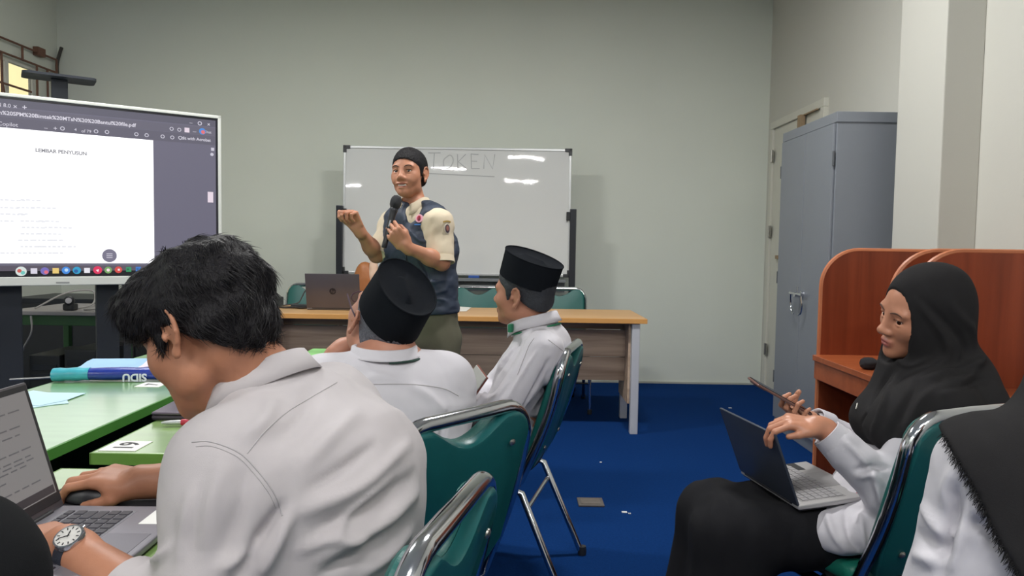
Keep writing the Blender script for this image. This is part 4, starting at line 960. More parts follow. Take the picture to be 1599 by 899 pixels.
def collar(hd_c, right, fwd, up, rx, ry, h, gap, mat, parent, name='collar', fold=.8, flare=.012, th=.0025, dz_front=0.):
    """shirt collar: stand band rising round the neck, leaf folded outwards; gap = opening half angle at the front"""
    right, fwd, up = nrm(right), nrm(fwd), nrm(up); n = 30; prof = [(0, 0), (.0, h*.55), (.002, h*.95), (.006, h), (.011, h*.96), (.012+flare*.4, h*.6), (.013+flare, h*(1-fold))]; G = []
    for i in range(n+1):
        a = gap+(2*math.pi-2*gap)*i/n; ca, sa = math.cos(a), math.sin(a); fr = max(ca, 0)**2; row = []
        for j, (o, z) in enumerate(prof):
            zz = z*(1-.25*fr)+dz_front*fr-(fr*.018 if j >= 5 else 0); row.append(hd_c+fwd*(ry+o)*ca+right*(rx+o)*sa+up*zz)
        G.append(row)
    m = len(prof); v = [p for r in G for p in r]; f = []
    for i in range(n):
        for j in range(m-1): f.append((i*m+j, (i+1)*m+j, (i+1)*m+j+1, i*m+j+1))
    o = MB().add(v, f).build(name, mat, parent, True, 80)
    md = o.modifiers.new('thickness', 'SOLIDIFY'); md.thickness = th; md.offset = 0
    return o
def band(name, a, d, r0, r1, w, mat, parent, flat=None):
    """cuff or strap: a ring of width w around axis d at a"""
    d = nrm(d); a = np.array(a, float)
    o = MB().lathe([(r0-.003, -.001), (r0, 0), (r1, w), (r1-.003, w+.001), (r1-.006, w-.002), (r0-.006, .002)], a, d, 28)
    if flat is not None: o.v = [tuple(a+(np.array(p)-a)+np.array(flat[0])*((np.array(p)-a)@np.array(flat[0]))*(flat[1]-1)) for p in o.v]
    return o.build(name, mat, parent, True)
def seam(bvh, pix, mat, parent, r=.0012, lift=.0004, name='seam'):
    L = surf_line(bvh, pix, 8, lift)
    if len(L) > 2: return MB().tube(L, r, 6).build(name, mat, parent, True)
def hair_strands(sk, root, mat, n, length, seed, direction, bend=.4, width=.0007, where=None, jitter=.5, name='hair_strands', lift=.16):
    """thin tapered locks rooted on a hair volume"""
    r = np.random.default_rng(seed); N = normals(sk.V, sk.F); idx = np.arange(len(sk.V)) if where is None else np.nonzero(where(sk.V))[0]
    pick = r.choice(idx, n); V = []; Fs = []
    P = sk.V[pick]; nn = N[pick]; D = direction(P, nn)+r.normal(size=P.shape)*jitter*.35; D /= np.linalg.norm(D, axis=1)[:, None]
    S_ = np.cross(D, nn); S_ /= np.maximum(np.linalg.norm(S_, axis=1), 1e-9)[:, None]; L = length*r.uniform(.5, 1.25, n)
    lev = [0, .35, .7, 1.]; ws = [1, .9, .6, .1]; pts = []
    for t, w in zip(lev, ws):
        c = P-nn*.0015+(D*t+nn*(lift*t-bend*t*t*.4))*L[:, None]; pts.append((c-S_*width*w, c+S_*width*w, c+nn*width*w*1.3))
    V = np.stack([q for row in pts for q in row], 1).reshape(-1, 3); b = (np.arange(n)*12)[:, None]; Fq = []
    for i in range(3):
        for (a, c) in ((0, 1), (1, 2), (2, 0)): Fq.append(b+np.array([i*3+a, i*3+c, (i+1)*3+c, (i+1)*3+a]))
    o = put(name, fast_mesh(name, V, np.concatenate(Fq)), mat, root); o['kind'] = 'stuff'; return o
# ================================================================== PEOPLE
def skin_mat(n, rough=.5): return M('skin_'+n, (180, 130, 105), rough, var=.04, scale=60, attr='Col', bump=.05, bscale=500)
m_wshirt = M('white_cotton', (200, 197, 203), .85, var=.015, scale=30, bump=.08, bscale=900, sheen=.1)
m_wshirt2 = M('shaded_white_cotton', (186, 180, 182), .85, var=.015, scale=30, bump=.08, bscale=900, sheen=.1)  # student's white cotton, greyed in the colour for the shade he sits in
m_seam = M('seam_shadow_thread', (178, 174, 176), .9)
m_hair = M('black_hair', (24, 22, 25), .5, var=.25, scale=90, bump=.5, bscale=260, stretch=(1, 1, .4), spec=.2)
m_velvet = M('black_velvet', (22, 25, 30), .95, var=.12, scale=60, spec=.1)
m_scarf = M('black_scarf', (40, 39, 40), .95, var=.06, scale=40, bump=.15, bscale=900, spec=.15)
m_dtrous = M('dark_trousers', (40, 40, 46), .85, var=.06, scale=30, bump=.1, bscale=700)
m_shoe = M('black_shoe', (30, 28, 28), .35)
def shoes(parent, pts):
    for a, b in pts:
        Skin([cone(np.array(a)+vec(0, 0, .042), np.array(b)+vec(0, 0, .034), .042, .036, .02), cone(np.array(a)+vec(0, 0, .075), np.array(a)+vec(0, 0, .05), .04, .042, .03), inter(half((0, 0, .002), (0, 0, -1)))], .009).build('shoe', m_shoe, parent)
def mirror_frame(f): f = nrm(f); return f, vec(f[1], -f[0], 0)
def cap_mesh(hd, parent, z0=.045, hgt=.10, tilt=-.12, rx=.083, ry=.104, gx=1.0, gy=1.07, yoff=-.012, name='black_cap'):
    """oval brimless cap: straight wall, crisp rim, sunken top with a lengthwise crease"""
    ct, stt = math.cos(tilt), math.sin(tilt); f = hd.f*ct+hd.u*stt; u = hd.u*ct-hd.f*stt; c = hd.w(0, yoff, z0); n = 48; G = []
    prof = [(.93, .93, .004), (1., 1., 0.), (1.003, 1.003, .003), (1+(gx-1)*.5, 1+(gy-1)*.5, hgt*.5), (gx, gy, hgt-.003), (gx*.995, gy*.995, hgt), (gx*.965, gy*.97, hgt-.003), (gx*.70, gy*.75, hgt-.012), (gx*.35, gy*.5, hgt-.014), (gx*.08, gy*.35, hgt-.004), (.001, gy*.3, hgt-.002)]
    for a_, b_, z in prof: G.append([c+(hd.r*rx*a_*math.cos(t)+f*ry*b_*math.sin(t)+u*z)*hd.sc for t in np.linspace(0, 2*math.pi, n, endpoint=False)])
    v = [p for g in G for p in g]; fc = [(i*n+k, i*n+(k+1) % n, (i+1)*n+(k+1) % n, (i+1)*n+k) for i in range(len(G)-1) for k in range(n)]+[tuple((len(G)-1)*n+k for k in range(n))]
    o = MB().add(v, fc).build(name, m_velvet, parent, True, 38)
    MB().tube([c+(hd.r*rx*gx*1.0*math.cos(t)+f*ry*gy*1.0*math.sin(t)+u*(hgt-.001))*hd.sc for t in np.linspace(0, 2*math.pi, 49)[:-1]], .0022, 6, closed=True).build('rim_piping', m_velvet, o, True)
    return o
def short_hair(hd, parent, mat, plane=(.012, .66), grow=.0, extra=(), h=.004, name='hair', disp=.0012, face=((0, .105, -.034), (.100, .094, .092))):
    pr = [hd.e((0, -.022, .040), (.0765+grow, .0985+grow, .088+grow), .01), hd.e((0, .020, .034), (.0705+grow, .0755+grow, .086+grow), .02), hd.e((0, -.045, -.02), (.066+grow, .066+grow, .05), .02), cut(hd.e(face[0], face[1], .006)), inter(half(hd.w(0, 0, plane[0]), np.array([0, plane[1], -1])@hd.R, .008))]+list(extra)
    sk = Skin(pr, h, lambda P: disp*wob(P, 260, 2)+disp*.6*wob(P, 500, 3)); sk.build(name, mat, parent); return sk

# ------------------------------------------------------------------ 1. the presenter
def presenter():
    root = empty('person', (-.42, 3.6, 0), 'standing man in a navy vest over a cream shirt talking into a microphone', 'person')
    f, r = mirror_frame((-.42, -.9, 0)); Y = 3.6
    hd = Head(A(639.5, 271.5, Y), 15, 4, -2, 1.0)
    nb = A(650, 324, 3.62); Ls, Rs = A(685, 346, 3.50), A(614, 347, 3.72)
    Le, Lw = A(690, 410, 3.45), A(634, 385, 3.31); Re, Rw = A(588, 398, 3.60), A(560, 358, 3.44)
    ch, wa, hm = A(654, 388, 3.61), A(660, 440, 3.61), A(664, 489, 3.61)
    mic_a, mic_b = A(607, 358, 3.30), A(621, 305, 3.33)
    # skin: head, neck, arms and hands in one surface
    hl, _ = hand(Lw, nrm(A(613, 361, 3.27)-Lw), nrm((.35, -.75, -.35)), 1, [(1.0, 1.2, .7), (1.05, 1.2, .7), (1.1, 1.2, .7), (1.1, 1.2, .7)], [(.015, .018, -.006), (.05, .042, -.016), (.076, .040, -.032), (.092, .024, -.044)], 1.0, .0)
    hr, _ = hand(Rw, nrm(A(550, 335, 3.42)-Rw), nrm((.45, .75, .35)), 1, [(1.0, 1.45, .8), (1.25, 1.5, .8), (1.35, 1.5, .8), (1.4, 1.5, .8)], [(.015, .018, -.006), (.05, .034, -.022), (.078, .026, -.042), (.094, .008, -.055)], 1.0, .03)
    pr = hd.prims(smile=True)+[cone(hd.w(0, -.026, -.06), nb, .047, .052, .016), slab(nb+vec(0, 0, -.03), ch, .07, .09, r, .6), slab(ch, wa, .09, .09, r, .7), cone(nb+vec(0, 0, -.03), Ls, .04, .045, .04), cone(nb+vec(0, 0, -.03), Rs, .04, .045, .04)]
    pr += arm_skin(Ls, Le, Lw, (.042, .036, .036, .0235))+arm_skin(Rs, Re, Rw, (.042, .036, .036, .0235))+hl+hr
    sk = Skin(pr, .0034); sk.build('body', skin_mat('presenter'), root, lambda V: hd.color((182, 126, 98), (166, 96, 84), V))
    hd.face_parts(root, gaze=(-.1, -.02), smile=True, bvh=sk.bvh())
    def fade(V):
        L = hd.loc(V); e = (L[:, 0]/.100)**2+((L[:, 1]-.110)/.125)**2+((L[:, 2]+.034)/.092)**2; return (e > .95) & (e < 1.05) & (L[:, 2] > -.030+.32*L[:, 1]) & (L[:, 1] > -.03) & (np.abs(L[:, 0]) < .085) & (L[:, 2] < .12) & (L[:, 2] > .035)
    hair_strands(sk, root, m_hair, 1800, .005, 9, lambda P, N: np.array([0, .3, -.9])@hd.R-N*((np.array([0, .3, -.9])@hd.R)*N).sum(1)[:, None]*.9, .1, .0005, fade, .6, 'hairline', lift=.10)
    hk = short_hair(hd, root, m_hair, (-.026, .32), .0005, [hd.e((sx*.0665, .020, .012), (.0075, .015, .030), .012) for sx in (-1, 1)], .0034, 'hair', .0010, ((0, .110, -.034), (.100, .125, .092))); hair_strands(hk, root, m_hair, 5000, .008, 8, lambda P, N: np.array([0, .5, -.8])@hd.R-N*((np.array([0, .5, -.8])@hd.R)*N).sum(1)[:, None]*.8, .2, .0006, None, .7)
    # shirt
    m_cr = M('cream_shirt', (206, 192, 168), .85, var=.02, scale=30, bump=.08, bscale=800)
    slv = lambda a, b: [ball(a+vec(0, 0, -.01), .048, .06), cone(a+vec(0, 0, -.01), a+(b-a)*.80, .050, .058, .05)]
    sh = [slab(A(651, 350, 3.61), ch, .10, .118, r, .62), slab(ch, wa, .118, .108, r, .70), slab(wa, hm, .108, .12, r, .72), cone(nb+vec(0, 0, -.045), Ls+vec(0, 0, -.005), .045, .046, .06), cone(nb+vec(0, 0, -.045), Rs+vec(0, 0, -.005), .045, .046, .06)]+slv(Ls, Le)+slv(Rs, Re)
    for a, b in ((Ls, Le), (Rs, Re)): sh.append(cut(('h', a+(b-a)*.80, nrm(a-b), .006))) if False else None
    sh = [p for p in sh if p]+[inter(half(hm+vec(0, 0, .03), (0, 0, -1)))]
    shk = Skin(sh, .006, lambda P: .003*wob(P, 60, 1)); shk.build('shirt', m_cr, root)
    for a, b in ((Ls, Le), (Rs, Re)):
        d = nrm(b-a); band('sleeve_hem', a+(b-a)*.86, d, .0585, .061, .03, m_cr, root)
    collar(nb+vec(0, 0, .0)+f*.022, r, f, nrm(vec(0, 0, 1)-f*.05), .056, .064, .048, .36, m_cr, root, 'collar', 1.0, .016, dz_front=-.030)
    # vest
    m_vest = M('navy_vest', (44, 54, 72), .6, var=.06, scale=14, bump=.12, bscale=500)
    g = .012
    vp = [slab(A(651, 346, 3.61), ch, .100+g, .120+g, r, .63), slab(ch, wa, .120+g, .112+g, r, .71), slab(wa, A(665, 500, 3.61), .112+g, .122+g, r, .73), cone(nb+vec(0, 0, -.035), Ls-nrm(Ls-nb)*.030+vec(0, 0, .004), .05, .052, .04), cone(nb+vec(0, 0, -.035), Rs-nrm(Rs-nb)*.030+vec(0, 0, .004), .05, .052, .04)]
    vp += [cut(cone(Ls+vec(0, 0, -.015)+r*-.045, Ls+vec(0, 0, -.10)+r*-.035, .060, .055, .008)), cut(cone(Rs+vec(0, 0, -.015)+r*.045, Rs+vec(0, 0, -.10)+r*.035, .060, .055, .008))]
    vp += [cut(cone(A(641, 318, 3.50), A(629, 376, 3.44), .058, .010, .008)), cut(cone(nb+vec(0, 0, -.0), nb+vec(0, 0, .12), .062, .075, .01)), inter(half(hm, nrm(vec(.06, 0, -1)), .01))]
    vk = Skin(vp, .005, lambda P: .0028*wob(P*np.array([1, 1, 1.6]), 55, 2)+.0016*wob(P*np.array([1, 1, 2.]), 110, 3))
    vb = vk.bvh()
    vk.folds(drape_folds(vb, [([(640, 360), (655, 375), (668, 378)], .008, .005), ([(640, 425), (670, 440), (696, 436)], .010, .007), ([(645, 445), (672, 458), (698, 452)], .010, .006), ([(655, 405), (668, 428), (672, 450)], .008, -.005), ([(664, 470), (682, 466), (697, 470)], .008, .005)]))
    vb = vk.bvh(); ve = vk.build('vest', m_vest, root)
    collar(nb+vec(0, 0, -.022)+f*.012, r, f, nrm(vec(0, 0, 1)-f*.05), .078, .080, .046, .95, m_vest, root, 'vest_collar', .15, .004, .006, dz_front=-.03)
    zp = surf_line(vb, [(630, 376), (634, 400), (640, 440), (645, 486)], 5, .001)
    if len(zp) > 2: MB().tube(zp, .003, 6).build('zip', M('zip_dark', (30, 34, 44), .4), ve, True)
    # emblems: round badge on the chest, oval patch with arched tab on the sleeve
    def disc(bv, px, py, rw_, rh, mat, nm, par, lift=.002, n=22, ctr=None):
        c = cast(bv, px, py, 0)
        if c is None: return None
        e1 = cast(bv, px+4, py, 0); e2 = cast(bv, px, py-4, 0); x = nrm(e1-c); y = e2-c; y = nrm(y-x*(y@x)); z = np.cross(x, y); z = z if z@(EYE-c) > 0 else -z
        return MB().prism([(rw_*math.cos(2*math.pi*k/n), rh*math.sin(2*math.pi*k/n)) for k in range(n)], lift, (x, y, z), c).build(nm, mat, par), (x, y, z, c)
    q = disc(vb, 655, 341, .020, .020, M('badge_pink', (226, 170, 186), .6), 'chest_badge', ve, .003)
    if q:
        x, y, z, c = q[1]; MB().prism([(.010*math.cos(a)-.001, .0135*math.sin(a)) for a in np.linspace(0, 6.283, 16, False)], .0042, (x, y, z), c).build('badge_centre', M('badge_red', (176, 40, 66), .6), q[0])
        MB().prism([(-.004, -.010), (.005, -.008), (.001, .010)], .005, (x, y, z), c).build('badge_mark', M('badge_dark', (70, 26, 44), .6), q[0])
        MB().box((-.022, -.033, 0), (.010, -.027, .003), (x, y, z), c).build('badge_line', M('badge_blue', (50, 110, 176), .6), q[0])
    sb = shk.bvh(); q = disc(sb, 698, 357, .0165, .024, M('patch_cream', (206, 198, 186), .7), 'sleeve_patch', root, .003)
    if q:
        x, y, z, c = q[1]; MB().prism([(.0135*math.cos(a), .020*math.sin(a)) for a in np.linspace(0, 6.283, 18, False)], .004, (x, y, z), c).build('patch_field', M('patch_dark', (70, 52, 60), .7), q[0])
        MB().prism([(.008*math.cos(a), .012*math.sin(a)+.002) for a in np.linspace(0, 6.283, 12, False)], .005, (x, y, z), c).build('patch_emblem', M('patch_red', (150, 96, 84), .7), q[0])
        MB().prism([(.022*math.cos(a), .032+.006*math.sin(a)) for a in np.linspace(.2, 2.94, 10)]+[(.020*math.cos(a), .026+.006*math.sin(a)) for a in np.linspace(2.94, .2, 10)], .003, (x, y, z), c).build('patch_tab', M('patch_yellow', (170, 140, 70), .7), q[0])
    # trousers and shoes
    m_ol = M('olive_trousers', (92, 90, 74), .85, var=.06, scale=20, bump=.1, bscale=700)
    pl = A(667, 503, 3.61); lk, rk = pl+vec(.09, -.09, -.38), pl+vec(-.08, .05, -.38); la, ra = vec(lk[0]+.01, lk[1]+.02, .09), vec(rk[0]-.01, rk[1]+.04, .09)
    tr = [slab(pl+vec(0, 0, .03), pl+vec(0, 0, -.08), .112, .115, r, .70)]+[q for hx, kn, an in ((-1, lk, la), (1, rk, ra)) for q in (cone(pl+r*hx*.085+vec(0, 0, -.08), kn, .092, .068, .03), cone(kn, an, .068, .056, .03))]+[inter(half((0, 0, .05), (0, 0, -1)))]
    Skin(tr, .008, lambda P: .004*wob(P*np.array([1, 1, .6]), 45, 2)).build('trousers', m_ol, root)
    shoes(root, [((la[0], la[1]+.04, 0), (la[0]-.08, la[1]-.16, 0)), ((ra[0], ra[1]+.04, 0), (ra[0]-.10, ra[1]-.15, 0))])
    microphone(mic_b-nrm(mic_b-mic_a)*.244, mic_b-mic_a, 'black handheld microphone held up by the standing man', .96)
presenter()

# ------------------------------------------------------------------ 2. man in profile with the tall black cap
def profile_man():
    root = empty('person', (.05, 2.66, 0), 'seated man in profile wearing a tall black cap and white shirt', 'person')
    f, r = mirror_frame((-.94, .34, 0)); hd = Head(A(818, 458, 2.68), 118, 4, 6, 1.02, 1.06)
    nb = A(848, 512, 2.70); Ls, Rs = A(850, 548, 2.53), A(828, 540, 2.90); ch = A(832, 580, 2.70); be = A(806, 660, 2.68); pel = A(800, 690, 2.68)
    Le, Lw = A(782, 645, 2.46), A(722, 628, 2.56); Re, Rw = A(768, 615, 2.95), A(724, 622, 2.72)
    hl, _ = hand(Lw, nrm((-.8, .3, -.15)), (0, -.5, .8), 1, [(.5, .6, .4)]*4, [(.015, .018, -.006), (.045, .044, -.01), (.07, .05, -.02), (.09, .045, -.03)])
    hr, _ = hand(Rw, nrm((-.8, -.2, -.15)), (0, .3, .9), -1, [(.5, .6, .4)]*4, [(.015, .018, -.006), (.045, .044, -.01), (.07, .05, -.02), (.09, .045, -.03)])
    pr = hd.prims()+[cone(hd.w(0, -.025, -.06), nb+vec(-.01, 0, -.02), .056, .056, .03), slab(nb+vec(0, 0, -.09), ch, .06, .09, r, .6), slab(ch, be, .09, .10, r, .7)]+arm_skin(Ls, Le, Lw)+arm_skin(Rs, Re, Rw)+hl+hr
    sk = Skin(pr, .004); sk.build('body', skin_mat('profile'), root, lambda V: hd.color((176, 122, 98), (150, 92, 80), V))
    hd.face_parts(root, gaze=(.1, .05), bvh=sk.bvh())
    m_gh = M('greying_hair', (46, 49, 55), .6, var=.35, scale=140, bump=.4, bscale=400)
    short_hair(hd, root, m_gh, (-.004, .62), .001, [hd.e((-.0680, .026, .006), (.006, .010, .024), .012), inter(half(hd.w(0, 0, .09), hd.u))])
    cap_mesh(hd, root, .046, .091, .28, .086, .106, .98, 1.04, -.012)
    sh = [slab(nb+vec(0, 0, -.07), ch, .088, .118, r, .66), slab(ch, be+f*.02, .116, .112, r, .72), slab(be+f*.02, pel+f*.035, .112, .108, r, .74), cone(nb+vec(0, 0, -.060), Ls, .05, .06, .05), cone(nb+vec(0, 0, -.060), Rs, .05, .06, .05), cone(nb+vec(0, 0, -.06), A(838, 519, 2.69), .090, .078, .05)]
    for a, e, w in ((Ls, Le, Lw), (Rs, Re, Rw)): sh += [cone(a, e, .066, .056, .03), cone(e, e+(w-e)*.9, .056, .042, .02)]
    sk = Skin(sh, .006, lambda P: .003*wob(P, 50, 1)+.0016*wob(P, 95, 4)); bv = sk.bvh()
    sk.folds(drape_folds(bv, [([(858, 560), (838, 600), (815, 640)], .008, -.008), ([(866, 565), (846, 608), (828, 640)], .009, .008), ([(872, 585), (850, 625), (835, 650)], .008, .008), ([(868, 600), (850, 640), (832, 668)], .008, -.008), ([(845, 690), (832, 672), (820, 665)], .008, .007), ([(848, 665), (836, 655), (824, 650)], .007, -.006), ([(848, 710), (836, 695), (822, 690)], .008, .007), ([(838, 548), (812, 590), (790, 628)], .006, .005), ([(800, 545), (782, 572), (770, 600)], .008, .007), ([(812, 535), (792, 560), (780, 580)], .008, -.006), ([(760, 612), (750, 625), (742, 640)], .008, .008), ([(795, 600), (775, 625), (760, 636)], .008, -.005)]))
    bv = sk.bvh(); so = sk.build('shirt', m_wshirt, root)
    seam(bv, [(834, 528), (826, 540), (818, 560), (808, 585)], m_seam, so); seam(bv, [(856, 530), (872, 542), (884, 552)], m_seam, so)
    up = nrm(hd.u*.7+vec(0, 0, 1)); collar(A(835, 515, 2.69), r, nrm(f+vec(0, 0, -.26)), nrm(vec(0, 0, 1)+f*.26), .070, .084, .052, .22, m_wshirt, root, 'collar', .75, .008)
    gl = M('green_ribbon', (34, 120, 84), .7, var=.12, scale=60)
    for tt in (1,):
        P = [A(835, 515, 2.69)+r*(.082*math.sin(a))+nrm(f+vec(0, 0, -.26))*(.096*math.cos(a))+vec(0, 0, .004) for a in np.linspace(math.pi*.95, math.pi*2.0, 16)]
        MB().tube(P, .0045, 8, flat=((0, 0, 1), .8)).build('ribbon', gl, root, True)
    P0 = A(798, 512, 2.63); MB().rbox((-.016, -.015, -.006), (.016, .015, .008), .005, R=(r, (0, 0, 1), f), c=P0).build('ribbon_knot', gl, root, True)
    kn = [pel+f*.40+r*s*.13+vec(0, 0, .02) for s in (-1, 1)]
    tr = [slab(pel, pel+f*.1, .12, .115, r, .70)]+[q for s, k in zip((-1, 1), kn) for q in (cone(pel+r*s*.09, k, .085, .068, .03), cone(k, vec(k[0]+.02, k[1], .09), .066, .052, .03))]+[inter(half((0, 0, .05), (0, 0, -1)))]
    Skin(tr, .010).build('trousers', m_dtrous, root); shoes(root, [((k[0]+.04, k[1], 0), (k[0]-.15, k[1]+.05, 0)) for k in kn])
    ph = empty('folded_phone', tuple(A(735, 605, 2.50)), 'pale phone in a red-brown case held by the man in profile', 'phone')
    d = nrm(A(746, 590, 2.50)-A(724, 622, 2.52)); n_ = nrm((-.8, -.25, -.45)); n_ = nrm(n_-d*(n_@d)); w_ = np.cross(d, n_); c = A(735, 606, 2.47)
    MB().rbox((-.075, -.036, -.005), (.075, .036, .002), .003, R=(d, w_, n_), c=c).build('case', M('redbrown_case', (128, 70, 56), .5), ph); MB().rbox((-.073, -.034, .002), (.073, .034, .006), .002, R=(d, w_, n_), c=c).build('face', M('pale_glass', (188, 188, 184), .2), ph)
profile_man()

# ------------------------------------------------------------------ 3. man with the black cap, seen from behind, head resting on his hand
def behind_man():
    root = empty('person', (-.29, 1.76, 0), 'man in a black cap and white shirt seen from behind, cheek on his hand', 'person')
    f, r = mirror_frame((-.40, .92, 0)); hd = Head(A(597, 505, 1.90), 154, 34, -13, 1.0, 1.05)
    nb = A(604, 566, 1.84); Rs, Ls = nb+r*.150+vec(.0, .0, -.058), nb-r*.165+vec(.0, .02, -.055); pel = vec(-.26, 1.72, .54); ch = nb+(pel-nb)*.35+vec(0, .03, 0)
    Le, Lw = vec(-.575, 2.02, .775), A(532, 546, 2.06); Re, Rw = vec(-.22, 2.10, .765), vec(-.42, 2.22, .765)
    hl, _ = hand(Lw, nrm(A(566, 520, 2.11)-Lw), nrm((-.75, -.2, .35)), 1, [(.25, .35, .25)]*4, [(.015, .018, -.006), (.045, .044, -.004), (.07, .055, -.008), (.09, .058, -.012)])
    hr, _ = hand(Rw, nrm((-.9, .1, -.02)), (0, 0, 1), -1, [(.2, .3, .2)]*4, [(.015, .018, -.006), (.045, .044, -.01), (.07, .05, -.02), (.09, .045, -.03)])
    pr = hd.prims(fine=False)+[cone(hd.w(0, -.02, -.055), nb, .056, .06, .03), slab(nb+vec(0, 0, -.03), ch, .08, .09, r, .6), slab(ch, pel, .09, .10, r, .7)]+arm_skin(Ls, Le, Lw)+arm_skin(Rs, Re, Rw)+hl+hr
    Skin(pr, .004).build('body', skin_mat('behind'), root, lambda V: hd.color((184, 128, 104), (150, 92, 80), V))
    m_gh = M('silver_hair', (92, 94, 104), .6, var=.6, scale=160, bump=.4, bscale=400)
    short_hair(hd, root, m_gh, (.004, .75), -.001, [inter(half(hd.w(0, 0, .045), hd.u))])
    hd.face_parts(root)
    cap_mesh(hd, root, .042, .104, .12, .082, .103, .93, .96, -.016)
    gm = M('glasses_frame', (70, 52, 66), .3); gg = empty('x') if False else None
    gp = MB()
    for s in (-1, 1): gp.tube([hd.w(s*.080, -.005, .012), hd.w(s*.082, .03, .010), hd.w(s*.078, .095, .006)], .0022, 6)
    for s in (-1, 1): gp.tube([hd.w(s*.034+.026*math.cos(a), .105, -.004+.019*math.sin(a)) for a in np.linspace(0, 6.283, 20, False)], .0018, 6, closed=True)
    gp.tube([hd.w(-.010, .108, .002), hd.w(.010, .108, .002)], .0018, 6); gp.build('eyeglasses', gm, root, True)
    sh = [slab(nb+vec(0, 0, -.06), ch, .095, .125, r, .60), slab(ch, pel, .125, .135, r, .70), cone(nb+vec(0, 0, -.05), Ls, .055, .07, .06), cone(nb+vec(0, 0, -.05), Rs, .055, .07, .06), ell(nb+vec(.0, -.035, -.12), np.array([r, f, (0, 0, 1)]), (.15, .09, .12), .06)]
    for a, e, w in ((Ls, Le, Lw), (Rs, Re, Rw)): sh += [cone(a, e, .068, .058, .04), cone(e, e+(w-e)*(.25 if a is Ls else .9), .058, .046, .02)]
    sk = Skin(sh, .006, lambda P: .0022*wob(P, 42, 1)+.001*wob(P, 90, 4)); bv = sk.bvh()
    sk.folds(drape_folds(bv, [([(640, 600), (672, 622), (700, 650)], .016, .006), ([(560, 600), (590, 588), (625, 596)], .014, .004), ([(600, 680), (640, 672), (690, 680)], .014, .006), ([(700, 640), (690, 680), (676, 720)], .010, -.007), ([(540, 640), (580, 650), (620, 645)], .014, -.004), ([(620, 700), (650, 690), (668, 680)], .010, .006), ([(520, 600), (545, 612), (560, 630)], .010, -.005)]))
    bv = sk.bvh(); so = sk.build('shirt', m_wshirt, root)
    seam(bv, [(536, 602), (580, 600), (640, 600), (690, 606), (716, 618)], m_seam, so)
    collar(nb+vec(-.004, -.004, -.006), r, nrm(f+vec(0, 0, .05)), nrm(vec(0, 0, 1)+f*.1), .068, .072, .050, .22, m_wshirt, root, 'collar', .45, .010)
    gl = M('green_ribbon', (34, 120, 84), .7, var=.12, scale=60); P = [nb+r*(.086*math.sin(a))+f*(.090*math.cos(a))+vec(0, 0, .014) for a in np.linspace(math.pi*.62, math.pi*1.06, 12)]
    MB().tube(P, .004, 8, flat=((0, 0, 1), .8)).build('ribbon', M('dark_green_ribbon', (30, 62, 52), .7), root, True)
    kn = [pel+f*.38+r*s*.12+vec(0, 0, .0) for s in (-1, 1)]
    tr = [slab(pel, pel+f*.1, .12, .115, r, .70)]+[q for s, k in zip((-1, 1), kn) for q in (cone(pel+r*s*.09, k, .085, .068, .03), cone(k, vec(k[0]+.02, k[1]-.02, .09), .066, .052, .03))]+[inter(half((0, 0, .05), (0, 0, -1)))]
    Skin(tr, .010).build('trousers', m_dtrous, root); shoes(root, [((k[0]+.03, k[1]-.04, 0), (k[0]-.07, k[1]+.13, 0)) for k in kn])
behind_man()
